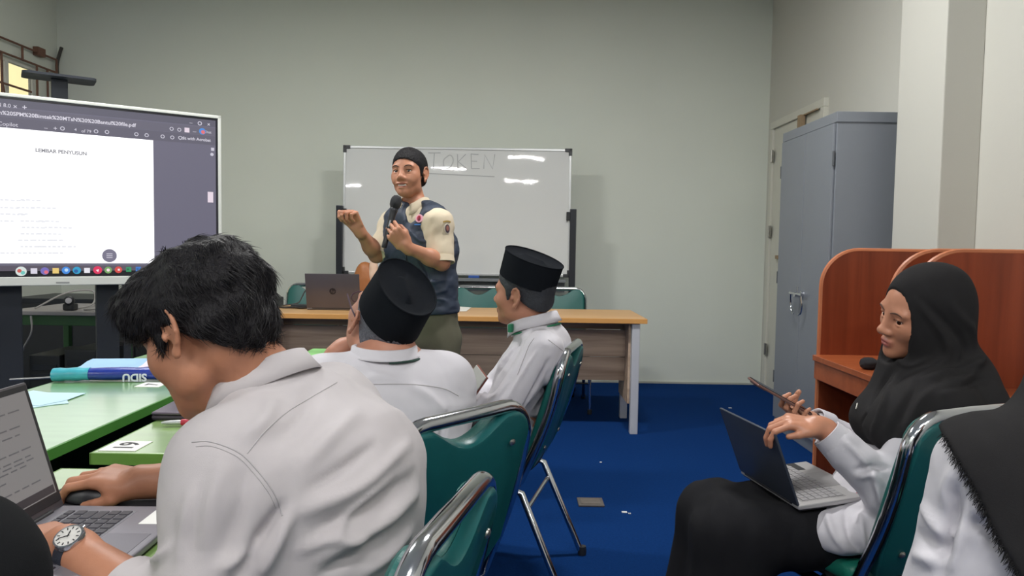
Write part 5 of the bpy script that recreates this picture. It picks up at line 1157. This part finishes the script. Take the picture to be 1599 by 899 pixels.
# ------------------------------------------------------------------ 4. the young man at the laptop
def student():
    root = empty('person', (-.28, 1.12, 0), 'young man with black hair in a pale white shirt typing on a laptop', 'person')
    f, r = mirror_frame((-.94, .34, 0)); hd = Head(A(326, 515, 1.17), 113, -27, -3, 1.02, .98)
    nb = A(420, 600, 1.19); Ls, Rs = A(362, 742, 1.03), A(515, 640, 1.36); pel = vec(-.265, 1.10, .55)
    Le, Lw = vec(-.395, .93, .690), A(108, 852, 1.075); Re, Rw = vec(-.43, 1.40, .79), A(228, 752, 1.335)
    ch = nb+(pel-nb)*.36+vec(.05, 0, 0)
    hl, _ = hand(Lw, nrm(vec(-.9, .40, .02)), nrm((-.05, -.1, 1)), -1, [(.35, .5, .3), (.40, .5, .3), (.42, .5, .3), (.40, .5, .3)], [(.015, .016, -.004), (.034, .046, -.002), (.062, .062, .004), (.088, .070, .0)], 1.0, .05)
    hr, _ = hand(Rw, nrm(A(172, 744, 1.34)-Rw), nrm((.05, -.18, 1)), -1, [(.28, .75, .45), (.28, .8, .5), (.30, .8, .5), (.35, .75, .5)], [(.012, .016, -.006), (.040, .040, -.020), (.066, .046, -.030), (.090, .042, -.038)], 1.0, .03)
    pr = hd.prims()+[cone(hd.w(0, -.035, -.045), nb, .052, .058, .015), slab(nb+vec(.02, 0, -.05), ch, .07, .09, r, .6), slab(ch, pel, .09, .09, r, .7)]+arm_skin(Ls, Le, Lw, (.044, .038, .040, .026))+arm_skin(Rs, Re, Rw, (.044, .038, .038, .026))+hl+hr
    sk = Skin(pr, .0036); sk.build('body', skin_mat('student'), root, lambda V: hd.color((178, 122, 94), (150, 92, 80), V))
    hd.face_parts(root, gaze=(0, -.3), bvh=sk.bvh())
    # nails of the mouse hand and keyboard thumb are too small to model apart; hair volume with locks
    hp = [hd.e((0, -.021, .046), (.089, .1055, .092), .02), hd.e((0, -.040, -.02), (.072, .068, .056), .03), inter(half(hd.w(0, 0, .010), np.array([0, .95, -1])@hd.R, .012)),
          hd.e((0, .055, .085), (.078, .062, .046), .03), hd.e((0, .098, .070), (.066, .026, .034), .03), hd.e((-.062, .052, .050), (.022, .040, .038), .025), hd.e((.062, .052, .050), (.022, .040, .038), .025), hd.e((-.074, .020, .012), (.008, .012, .028), .012)]
    def lump(P):
        L = hd.loc(P); q = L*np.array([1.5, .7, .8]); return .0055*wob(q, 95, 1)+.0032*wob(q*np.array([1.4, .6, 1]), 190, 2)+.0016*wob(q, 380, 3)
    hk = Skin(hp, .0036, lump); hk.build('hair', m_hair, root)
    def hdir(P, N):
        L = hd.loc(P); d = np.zeros_like(P); d[:, 1] = np.where(L[:, 1] > -.01, .9, -.5); d[:, 2] = -.55-.5*(np.abs(L[:, 0]) > .06)-.5*(L[:, 1] < -.08); d[:, 0] = .55*np.sin(L[:, 1]*60+L[:, 2]*45)
        d = d@hd.R; d -= N*(d*N).sum(1)[:, None]*.9; return d/np.maximum(np.linalg.norm(d, axis=1), 1e-6)[:, None]
    hair_strands(hk, root, M('hair_lock', (30, 28, 31), .42, var=.3, scale=60, spec=.35), 15000, .026, 5, hdir, .50, .0006, None, .38, lift=.07)
    # shirt
    sh = [slab(nb+vec(.03, 0, -.098), ch, .090, .138, r, .66, .05), slab(ch, pel, .138, .140, r, .74, .05), ell(nb+vec(.055, -.01, -.115), np.array([r, f, (0, 0, 1)]), (.165, .085, .10), .07), cone(nb+vec(.03, 0, -.075), Ls, .060, .075, .08), cone(nb+vec(.03, 0, -.075), Rs, .060, .075, .08), cone(nb+vec(.03, 0, -.06), nb+vec(-.004, 0, -.018), .085, .072, .04),
          cone(Ls, Le, .080, .064, .05), cone(Le, Le+(Lw-Le)*.40, .062, .048, .03), cone(Rs, Re, .075, .062, .05), cone(Re, Re+(Rw-Re)*.55, .060, .046, .03)]
    sk = Skin(sh, .0055, lambda P: .003*wob(P, 34, 1)+.0014*wob(P, 70, 4)); bv = sk.bvh()
    F_ = [([(640, 690), (560, 760), (470, 800)], .012, .008), ([(648, 740), (580, 790), (490, 830)], .012, -.008), ([(650, 770), (590, 820), (500, 870)], .013, .009), ([(600, 830), (560, 860), (500, 899)], .011, -.007), ([(640, 830), (600, 870), (560, 899)], .012, .008),
          ([(560, 640), (520, 680), (470, 730)], .014, .006), ([(590, 690), (545, 725), (480, 765)], .010, -.006), ([(440, 790), (400, 850), (370, 899)], .009, -.012), ([(455, 800), (425, 860), (405, 899)], .011, .009),
          ([(350, 720), (330, 790), (322, 860)], .014, .006), ([(385, 730), (372, 800), (345, 870)], .012, -.006), ([(300, 760), (290, 820), (280, 880)], .012, .005), ([(430, 620), (410, 660), (372, 690)], .014, .006), ([(490, 600), (470, 650), (430, 690)], .014, -.005),
          ([(410, 840), (380, 870), (340, 890)], .010, .008), ([(270, 850), (250, 870), (236, 880)], .008, .006), ([(615, 740), (550, 800), (520, 840)], .008, .006), ([(470, 860), (520, 840), (570, 850)], .009, .006)]
    sk.folds(drape_folds(bv, F_)); bv = sk.bvh(); so = sk.build('shirt', m_wshirt2, root)
    seam(bv, [(526, 597), (490, 618), (450, 642), (415, 672), (386, 708)], m_seam, so, .0008); seam(bv, [(300, 690), (330, 690), (372, 706), (400, 732), (425, 765), (437, 790), (441, 805)], m_seam, so, .0010)
    seam(bv, [(306, 697), (332, 697), (370, 713), (396, 738), (420, 770), (431, 793)], m_seam, so, .0006)
    collar(nb+vec(-.006, 0, -.022), r, nrm(f+vec(0, 0, -.50)), nrm(vec(0, 0, 1)+f*.55), .068, .080, .050, .25, m_wshirt2, root, 'collar', .80, .010)
    d = nrm(Lw-Le); band('cuff', Le+(Lw-Le)*.36, d, .050, .046, .045, m_wshirt2, root)
    kn = [pel+f*.40+r*s*.13+vec(0, 0, .0) for s in (-1, 1)]
    tr = [slab(pel, pel+f*.1, .12, .115, r, .70)]+[q for s, k in zip((-1, 1), kn) for q in (cone(pel+r*s*.09, k, .085, .066, .03), cone(k, vec(k[0]+.05, k[1]-.02, .09), .064, .052, .03))]+[inter(half((0, 0, .05), (0, 0, -1)))]
    Skin(tr, .010).build('trousers', m_dtrous, root); shoes(root, [((k[0]+.07, k[1]-.02, 0), (k[0]-.12, k[1]+.05, 0)) for k in kn])
    # wrist watch
    d = nrm(Lw-Le); wc_ = Lw-d*.022; up = nrm(vec(.15, -.75, 1)); up = nrm(up-d*(up@d)); sd = np.cross(d, up)
    P = [wc_+(sd*math.cos(a)*.0300+up*math.sin(a)*.0270) for a in np.linspace(0, 2*math.pi, 32, False)]
    wt = MB().tube(P, .0105, 10, closed=True, flat=(d, 1.0)); V = np.array(wt.v); C = V-wc_; rad = C-np.outer(C@d, d); rl = np.linalg.norm(rad, axis=1); md = np.array([min(.0310, max(.0275, x)) for x in rl]); wt.v = [tuple(p) for p in wc_+np.outer(C@d, d)+rad/rl[:, None]*md[:, None]]
    ws = wt.build('wrist_watch', M('dark_leather', (40, 46, 60), .6, bump=.2, bscale=500), root, True)
    ctr = wc_+up*.0285
    MB().lathe([(.0185, -.002), (.0210, .0), (.0214, .005), (.0200, .0075), (.0180, .0080), (.0177, .0068)], ctr, up, 36).build('watch_case', m_chrome, ws, True)
    MB().lathe([(.0176, .0069), (.0176, .0073)], ctr, up, 36).build('watch_dial', M('silver_dial', (206, 204, 200), .3, .0, var=.12, scale=60), ws)
    mk = MB()
    for k in range(12):
        a = k*math.pi/6; e = sd*math.cos(a)+d*math.sin(a); t = np.cross(up, e); mk.box((-.0007, .0120, 0), (.0007, .0160, .0006), (t, e, up), ctr+up*.0073)
    for a, L in ((.6, .009), (2.5, .013)): e = sd*math.cos(a)+d*math.sin(a); t = np.cross(up, e); mk.box((-.0006, -.002, 0), (.0006, L, .0006), (t, e, up), ctr+up*.0080)
    mk.build('watch_marks', M('watch_mark', (60, 60, 64), .3, .5), ws); MB().tube([ctr+sd*.0205+up*.003, ctr+sd*.0245+up*.003], .0022, 10).build('watch_crown', m_chrome, ws, True)
student()
# the mouse
MSC = A(146, 771, 1.335); MSC = vec(MSC[0], MSC[1], .7245)
mo.location = tuple(MSC)
Skin([ell(MSC+vec(0, 0, .008), np.array([nrm((-.99, .08, 0)), nrm((.08, .99, 0)), (0, 0, 1)]), (.056, .031, .026), .01), inter(half(MSC+vec(0, 0, .0012), (0, 0, -1)))], .003).build('shell', M('mouse_black', (36, 36, 40), .4), mo)
MB().tube([MSC+vec(-.030, -.004, .031), MSC+vec(-.030, .004, .031)], .008, 12).build('scroll_wheel', M('wheel_grey', (120, 120, 124), .5), mo, True)
# ------------------------------------------------------------------ 5. woman with laptop and phone
def woman():
    root = empty('person', (1.0, 1.95, 0), 'woman in a black headscarf and white blouse looking aside with a phone in hand', 'person')
    f, r = mirror_frame((-.97, -.20, 0)); hd = Head(A(1440, 489, 1.95), 86, -8, 16, .99, .94, 1.05)
    nb = A(1468, 590, 1.98); Ls, Rs = A(1445, 640, 1.82), A(1455, 625, 2.14); pel = vec(1.02, 1.93, .56); ch = nb+(pel-nb)*.4
    Le, Lw = A(1392, 772, 1.76), vec(.764, 1.815, .768); Re, Rw = A(1372, 715, 2.16), A(1266, 654, 2.10)
    hl, _ = hand(Lw, nrm((-.97, .06, .16)), nrm((0, -.25, .97)), -1, [(.55, .80, .5), (.62, .85, .5), (.66, .85, .5), (.70, .85, .5)], [(.012, .016, -.004), (.040, .040, -.006), (.066, .048, -.014), (.088, .046, -.024)], .92, .02)
    pa, pb = A(1176, 594, 2.04), A(1260, 641, 2.06); pd = nrm(pb-pa); pn = nrm(vec(.50, -.06, .86)); pn = nrm(pn-pd*(pn@pd)); pw = np.cross(pd, pn)
    hr, _ = hand(Rw-pn*.012, nrm(-pd*.85+vec(0, -.55, 0)), -pn, -1, [(.10, 1.15, 1.0), (.14, 1.2, 1.0), (.16, 1.2, 1.0), (.2, 1.2, 1.0)], [(.012, .016, -.004), (.034, .044, -.012), (.046, .056, -.040), (.054, .052, -.066)], .92, .04)
    pr = hd.prims()+[cone(hd.w(0, -.025, -.055), nb, .048, .055, .03), slab(nb+vec(0, 0, -.03), ch, .07, .08, r, .6), slab(ch, pel, .08, .09, r, .7)]+arm_skin(Ls, Le, Lw, (.036, .032, .033, .0215))+arm_skin(Rs, Re, Rw, (.036, .032, .033, .0215))+hl+hr
    sk = Skin(pr, .0030); sk.build('body', skin_mat('woman', .42), root, lambda V: hd.color((188, 130, 102), (158, 84, 78), V))
    hd.face_parts(root, brow=(96, 68, 56), gaze=(-.45, .0), bvh=sk.bvh())
    # blouse
    sh = [slab(nb+vec(0, 0, -.08), ch, .08, .112, r, .70), slab(ch, pel, .112, .125, r, .72), cone(nb+vec(0, 0, -.06), Ls, .045, .055, .05), cone(nb+vec(0, 0, -.06), Rs, .045, .055, .05), cone(Ls, Le, .058, .056, .03), cone(Le, Le+(Lw-Le)*.72, .058, .046, .03), cone(Rs, Re, .055, .052, .03), cone(Re, Re+(Rw-Re)*.80, .052, .042, .03),
          slab(pel+f*.02+vec(0, 0, -.02), pel+f*.22+vec(0, 0, -.07), .090, .068, r, .52, .04), slab(pel-r*.07+f*.02+vec(0, 0, -.04), pel-r*.07+f*.25+vec(0, 0, -.055), .062, .040, r, .50, .04), inter(half((0, 0, .466), (0, 0, -1), .02))]
    sk = Skin(sh, .0055, lambda P: .0035*wob(P, 46, 1)+.002*wob(P, 90, 4)); bv = sk.bvh()
    sk.folds(drape_folds(bv, [([(1320, 690), (1345, 715), (1370, 745)], .008, .007), ([(1335, 735), (1360, 728), (1385, 730)], .007, -.010), ([(1340, 745), (1362, 742), (1382, 760)], .008, .009), ([(1360, 740), (1372, 765), (1376, 790)], .008, .009), ([(1290, 800), (1300, 830), (1318, 858)], .009, .008), ([(1320, 795), (1325, 830), (1340, 860)], .009, -.008), ([(1345, 800), (1345, 830), (1350, 860)], .009, .008)]))
    so = sk.build('blouse', m_wshirt, root)
    for a, w, q in ((Le, Lw, .70), (Re, Rw, .78)): band('cuff', a+(w-a)*q, nrm(w-a), .046, .040, .045, m_wshirt, root)
    # long black skirt
    kn = [vec(.565, 1.86, .465), vec(.575, 2.05, .465)]; ft = [vec(.53, 1.80, .06), vec(.54, 2.05, .06)]
    sp = [slab(pel+vec(0, 0, -.04), pel+f*.06+vec(0, 0, -.05), .105, .09, r, .66)]+[cone(pel+r*s*.085+vec(0, 0, -.07), k, .080, .078, .06) for s, k in zip((-1, 1), kn)]+[cone(k, q, .078, .120, .05) for k, q in zip(kn, ft)]+[slab((kn[0]+kn[1])/2, (ft[0]+ft[1])/2, .072, .11, r, .5, .05), slab(pel+f*.1+vec(0, 0, -.075), (kn[0]+kn[1])/2, .068, .068, r, .5, .05), inter(half((0, 0, .03), (0, 0, -1)))]
    sk = Skin(sp, .008, lambda P: .006*wob(P*np.array([1, 1, .25]), 42, 2)+.003*wob(P*np.array([1, 1, .25]), 80, 3)); sk.build('skirt', M('black_skirt', (27, 27, 30), .95, var=.06, scale=30, bump=.1, bscale=800, spec=.15), root)
    shoes(root, [((q[0]+.04, q[1], 0), (q[0]-.13, q[1]-.02, 0)) for q in ft])
    # headscarf
    hj = [hd.e((0, -.020, .038), (.090, .110, .100), .02), hd.e((0, .030, -.040), (.074, .066, .095), .04), hd.e((0, -.050, -.05), (.085, .085, .11), .05), cone(hd.w(0, -.02, -.06), nb+vec(.0, 0, -.02), .085, .105, .05),
          slab(nb+vec(.02, 0, -.05), nb+f*.09+vec(0, 0, -.24), .10, .085, r, .55, .06), cone(nb+vec(0, 0, -.05), Ls+vec(.02, 0, .0), .08, .082, .06), cone(nb+vec(0, 0, -.05), Rs, .08, .078, .06), cone(Ls+vec(.03, 0, 0), Ls+vec(.04, .0, -.14), .085, .085, .05), cone(nb-f*.04, nb-f*.085+vec(0, 0, -.16), .09, .085, .05),
          cone(hd.w(0, .055, -.12), nb+f*.115+vec(0, 0, -.20), .035, .062, .05), cone(hd.w(0, .03, -.13), A(1366, 652, 1.97), .045, .052, .05), cone(A(1366, 652, 1.97), A(1398, 668, 1.84), .052, .060, .05), cone(nb+vec(0, 0, -.05), A(1405, 660, 1.84), .085, .062, .05)]
    hj += [cut(hd.e((0, .100, -.016), (.066, .076, .094), .010)), cut(hd.e((0, .080, -.070), (.054, .056, .056), .010))]
    sk = Skin(hj, .005, lambda P: .002*wob(P, 30, 1)); bv = sk.bvh()
    F_ = [([(1432, 470), (1470, 520), (1478, 560), (1430, 590)], .012, .006), ([(1440, 470), (1500, 530), (1500, 570), (1440, 610)], .012, -.006), ([(1480, 470), (1530, 540), (1510, 590), (1460, 620)], .013, .007), ([(1395, 575), (1370, 610), (1345, 660)], .008, -.007), ([(1410, 575), (1385, 620), (1362, 680)], .010, .008), ([(1435, 590), (1410, 640), (1385, 690)], .012, -.007), ([(1460, 600), (1430, 640), (1405, 690)], .012, .008), ([(1540, 560), (1500, 575), (1440, 592)], .012, .008), ([(1545, 590), (1510, 600), (1470, 610)], .010, -.007), ([(1398, 560), (1420, 572), (1450, 560)], .008, .005)]
    sk.folds(drape_folds(bv, F_)); bv = sk.bvh(); ho = sk.build('headscarf', m_scarf, root)
    L = [cast(bv, 1340+dx, 630+dy, .002) for dx, dy in ((0, 0), (-2, 9))]
    if all(p is not None for p in L): MB().tube(L, .0022, 8).build('scarf_pin', m_steel, ho, True)
    band('bracelet', Rw-nrm(Rw-Re)*.012, nrm(Rw-Re), .0245, .0245, .008, M('dark_bracelet', (44, 34, 34), .4), root)
    # phone
    ph = empty('phone', tuple((pa+pb)/2), 'phone in a clear brown case held by the woman in the black headscarf', 'phone')
    c = (pa+pb)/2; L = np.linalg.norm(pb-pa)/2; Rp = (pd, pw, pn)
    MB().rbox((-L, -.038, -.0055), (L, .038, .0015), .004, 3, R=Rp, c=c).build('case', M('brown_case', (112, 78, 70), .3, coat=.4), ph, True); MB().rbox((-L+.003, -.035, .0015), (L-.003, .035, .0035), .0015, R=Rp, c=c).build('screen', M('phone_glass', (34, 32, 36), .1), ph)
    MB().rbox((-L+.008, -.030, -.0095), (-L+.045, .002, -.0055), .0015, R=Rp, c=c).build('camera_bump', M('bump_brown', (84, 62, 58), .3), ph)
    # her laptop
    W_LAP, W_R, W_HY = laptop((.790, 1.968, .566), math.radians(100), 'open silver laptop resting on the lap of the woman in the black headscarf', .30, .205, 106, (176, 174, 174), (66, 72, 84), (150, 148, 150), 'joined', M('lap_dark_screen', (40, 42, 48), .15), lid_len=.195, nm='silver_laptop')
    W_LAP.rotation_euler = (math.radians(-5), 0, math.radians(100)); _wl = W_LAP.location.copy(); W_LAP.location = (0, 0, 0)
    MB().box((-.145, -.098, .0162), (-.112, -.075, .0168)).build('red_sticker', M('red_sticker', (170, 40, 66), .4), W_LAP)
    MB().box((.085, -.060, .0162), (.145, -.035, .0168)).build('dark_sticker', M('dark_sticker', (44, 44, 46), .4), W_LAP); W_LAP.location = _wl
woman()
# ------------------------------------------------------------------ 6. person in the frayed scarf, from behind
def frayed():
    root = empty('person', (.80, 1.15, 0), 'person in a white blouse under a frayed black headscarf, seen from behind', 'person')
    f, r = mirror_frame((-.12, .99, 0)); nb = vec(.865, 1.10, .935); Ls, Rs = nb-r*.165+vec(0, 0, -.06), nb+r*.165+vec(0, 0, -.06); pel = vec(.88, .98, .54); hd = Head(nb+vec(.045, .03, .150), 186, -5, 0, .98)
    Le, Re = Ls+vec(-.050, .0, -.24), Rs+vec(.05, .02, -.24); Lw, Rw = vec(.78, 1.20, .575), vec(.94, 1.20, .575); ch = nb+(pel-nb)*.4
    hl, _ = hand(Lw, f, (0, 0, 1), -1, [(.3, .4, .3)]*4, [(.015, .018, -.006), (.045, .044, -.01), (.07, .05, -.02), (.09, .045, -.03)], .92)
    hr, _ = hand(Rw, f, (0, 0, 1), 1, [(.3, .4, .3)]*4, [(.015, .018, -.006), (.045, .044, -.01), (.07, .05, -.02), (.09, .045, -.03)], .92)
    pr = hd.prims(fine=False)+[cone(hd.w(0, -.025, -.055), nb, .048, .055, .03), slab(nb+vec(0, 0, -.03), ch, .07, .08, r, .6), slab(ch, pel, .08, .09, r, .7)]+arm_skin(Ls, Le, Lw, (.036, .032, .033, .0215))+arm_skin(Rs, Re, Rw, (.036, .032, .033, .0215))+hl+hr
    Skin(pr, .006).build('body', skin_mat('frayed'), root, lambda V: hd.color((190, 138, 112), (158, 84, 78), V))
    sh = [slab(nb+vec(0, 0, -.07), ch, .09, .118, r, .64), slab(ch, pel, .118, .125, r, .70), cone(nb+vec(0, 0, -.05), Ls, .05, .062, .05), cone(nb+vec(0, 0, -.05), Rs, .05, .062, .05), cone(Ls, Le, .066, .070, .04), cone(Rs, Re, .066, .070, .04), cone(Le, Le+(Lw-Le)*.9, .068, .045, .03), cone(Re, Re+(Rw-Re)*.9, .068, .045, .03)]
    sk = Skin(sh, .006, lambda P: .0025*wob(P, 40, 1)+.0012*wob(P, 80, 4)); bv = sk.bvh()
    sk.folds(drape_folds(bv, [([(1490, 760), (1488, 810), (1470, 899)], .009, -.014), ([(1510, 800), (1495, 850), (1480, 890)], .010, .008), ([(1400, 850), (1440, 870), (1475, 880)], .012, .008), ([(1420, 820), (1455, 850), (1482, 860)], .010, -.007), ([(1440, 790), (1465, 825), (1484, 838)], .010, .007), ([(1500, 720), (1480, 760), (1482, 800)], .010, .007), ([(1520, 790), (1545, 800), (1570, 830)], .010, .007), ([(1510, 815), (1540, 825), (1565, 860)], .010, -.007)]))
    bv = sk.bvh(); so = sk.build('blouse', m_wshirt, root)
    kn = [pel+f*.31+r*s*.10 for s in (-1, 1)]
    sp = [slab(pel, pel+f*.06, .11, .105, r, .66)]+[cone(pel+r*s*.085, k, .088, .078, .06) for s, k in zip((-1, 1), kn)]+[cone(k, vec(k[0], k[1]+.02, .06), .078, .11, .05) for k in kn]+[inter(half((0, 0, .03), (0, 0, -1)))]
    Skin(sp, .010).build('skirt', M('black_skirt', (38, 38, 41), .9), root); shoes(root, [((k[0], k[1]+.02, 0), (k[0]-.05, k[1]+.18, 0)) for k in kn])
    # scarf: head, shoulders and the hanging triangle with its diagonal frayed edge
    e0, e1 = A(1470, 672, 1.02), A(1592, 905, 1.00); ed = nrm(e1-e0); vw = nrm((e0+e1)/2-EYE); pn = nrm(np.cross(ed, vw)); pn = pn if pn@(A(1380, 850, 1.0)-e0) > 0 else -pn
    g = .016
    tp = [slab(nb+vec(0, 0, -.07), ch, .09+g, .118+g, r, .64), slab(ch, pel, .118+g, .125+g, r, .70), cone(nb+vec(0, 0, -.05), Ls, .05+g, .062+g, .05), cone(nb+vec(0, 0, -.05), Rs, .05+g, .062+g, .05), cone(Ls, Le, .066+g, .070+g, .04), cone(Rs, Re, .066+g, .070+g, .04), inter(half(e0, pn, .004)), inter(half(nb+vec(0, 0, -.36), (0, 0, -1)))]
    tp += [hd.e((0, -.020, .038), (.090, .110, .100), .02), hd.e((0, -.03, -.05), (.095, .100, .12), .05), cone(hd.w(0, -.02, -.06), nb+vec(.0, -.02, -.02), .100, .12, .05), cut(hd.e((0, .098, -.018), (.052, .060, .092), .012))]
    sk = Skin(tp, .005, lambda P: .0025*wob(P, 30, 1)+.001*wob(P, 70, 2)); sb = sk.bvh(); ho = sk.build('headscarf', m_scarf, root)
    fr = MB(); rf = random.Random(4)
    for t in np.linspace(0, 1, 420):
        px, py = 1470+(1592-1470)*t, 672+(905-672)*t; p = cast(sb, px+5, py-3, -.002)
        if p is None: continue
        d = nrm(pn*.8+ed*rf.uniform(-.1, .9)+vec(0, 0, -.2)+np.array([rf.uniform(-.3, .3) for _ in range(3)])); L = rf.uniform(.006, .017); fr.tube([p, p+d*L*.6, p+d*L+vec(0, 0, -.003)], [.0006, .0005, .0003], 3)
    o = fr.build('fringe', m_scarf, ho); o['kind'] = 'stuff'
frayed()
# ------------------------------------------------------------------ 7. person all in black, only a shoulder in view
def black_person():
    root = empty('person', (-.60, .42, 0), 'person all in black seated beside the young man\'s open laptop', 'person')
    f, r = mirror_frame((-.75, .66, 0)); nb = vec(-.595, .46, .985); Rs, Ls = vec(-.465, .59, .915), nb-r*.17+vec(0, 0, -.06); pel = vec(-.60, .40, .55); ch = nb+(pel-nb)*.4; hd = Head(nb+f*.03+vec(0, 0, .15), 130, -8, 0, .98)
    Re, Rw = Rs+vec(.02, .03, -.22), Rs+vec(-.18, .14, -.20); Le, Lw = Ls+vec(-.04, .0, -.24), Ls+vec(-.22, .14, -.22)
    ha, _ = hand(Rw, f, (0, 0, 1), 1, [(.3, .4, .3)]*4, [(.015, .018, -.006), (.045, .044, -.01), (.07, .05, -.02), (.09, .045, -.03)], .92); hb, _ = hand(Lw, f, (0, 0, 1), -1, [(.3, .4, .3)]*4, [(.015, .018, -.006), (.045, .044, -.01), (.07, .05, -.02), (.09, .045, -.03)], .92)
    pr = hd.prims(fine=False)+[cone(hd.w(0, -.025, -.055), nb, .048, .055, .03), slab(nb+vec(0, 0, -.03), ch, .07, .08, r, .6), slab(ch, pel, .08, .09, r, .7)]+arm_skin(Rs, Re, Rw, (.036, .032, .033, .0215))+arm_skin(Ls, Le, Lw, (.036, .032, .033, .0215))+ha+hb
    Skin(pr, .007).build('body', skin_mat('black'), root, lambda V: hd.color((190, 138, 112), (158, 84, 78), V))
    mg = M('black_gown', (24, 25, 27), .95, var=.06, scale=30, bump=.1, bscale=800, spec=.15)
    kn = [pel+f*.36+r*s*.12 for s in (-1, 1)]
    sh = [slab(nb+vec(0, 0, -.07), ch, .09, .12, r, .64), slab(ch, pel, .12, .13, r, .70), cone(nb+vec(0, 0, -.05), Ls, .055, .068, .05), cone(nb+vec(0, 0, -.05), Rs, .055, .068, .05), cone(Rs, Re, .072, .078, .04), cone(Ls, Le, .07, .07, .04), cone(Re, Re+(Rw-Re)*.8, .072, .045, .03), cone(Le, Le+(Lw-Le)*.8, .068, .045, .03)]+[cone(pel+r*s*.085, k, .09, .08, .06) for s, k in zip((-1, 1), kn)]+[cone(k, vec(k[0], k[1]+.02, .06), .08, .11, .05) for k in kn]+[inter(half((0, 0, .03), (0, 0, -1)))]
    Skin(sh, .007, lambda P: .003*wob(P, 40, 1)).build('gown', mg, root); shoes(root, [((k[0], k[1], 0), (k[0]-.12, k[1]+.10, 0)) for k in kn])
    tp = [hd.e((0, -.020, .038), (.090, .110, .100), .02), hd.e((0, -.03, -.05), (.085, .095, .11), .05), cone(hd.w(0, -.02, -.06), nb+vec(0, 0, -.03), .085, .115, .05), cone(nb+vec(0, 0, -.05), Rs-r*.03, .085, .075, .05), cone(nb+vec(0, 0, -.05), Ls+r*.03, .085, .075, .05), cut(hd.e((0, .098, -.018), (.052, .060, .092), .012))]
    Skin(tp, .007).build('headscarf', m_scarf, root)
black_person()
# rounded brown bag behind the presenter's laptop
bc = A(566, 428, 5.33); bg.location = (bc[0], 5.33, .7505)
Skin([ell((bc[0]+.02, 5.33, .93), np.eye(3), (.085, .06, .145), .03), slab((bc[0]+.02, 5.33, .80), (bc[0]+.02, 5.33, .86), .055, .055, (1, 0, 0), .6, .04), inter(half((0, 0, .7508), (0, 0, -1)))], .008, lambda P: .003*wob(P, 40, 2)).build('bag_body', M('orange_brown_leather', (158, 98, 54), .5, var=.1, scale=30), bg)
Skin([ell((bc[0]+.085, 5.30, .99), np.eye(3), (.035, .03, .12), .02), inter(half((0, 0, .7508), (0, 0, -1)))], .006, lambda P: .004*wob(P, 60, 2)).build('cream_cloth', M('cream_cloth', (216, 186, 164), .8), bg)

# foliage outside the barred window
tr_ = empty('garden_tree', (-6.7, 10.2, 0), 'green leafy tree outside the barred window', 'tree')
MB().tube([(-6.7, 10.2, 0), (-6.72, 10.15, 1.0), (-6.68, 10.2, 1.8)], [.10, .08, .06], 10).build('trunk', M('bark', (92, 74, 58), .9), tr_, True)
Skin([ell((-6.7, 10.1, 2.0), np.eye(3), (1.0, 1.2, 1.0), .3)], .07, lambda P: .10*wob(P, 9, 1)+.05*wob(P, 20, 2)).build('foliage', M('foliage_green', (120, 158, 92), .8, var=.3, scale=6), tr_)
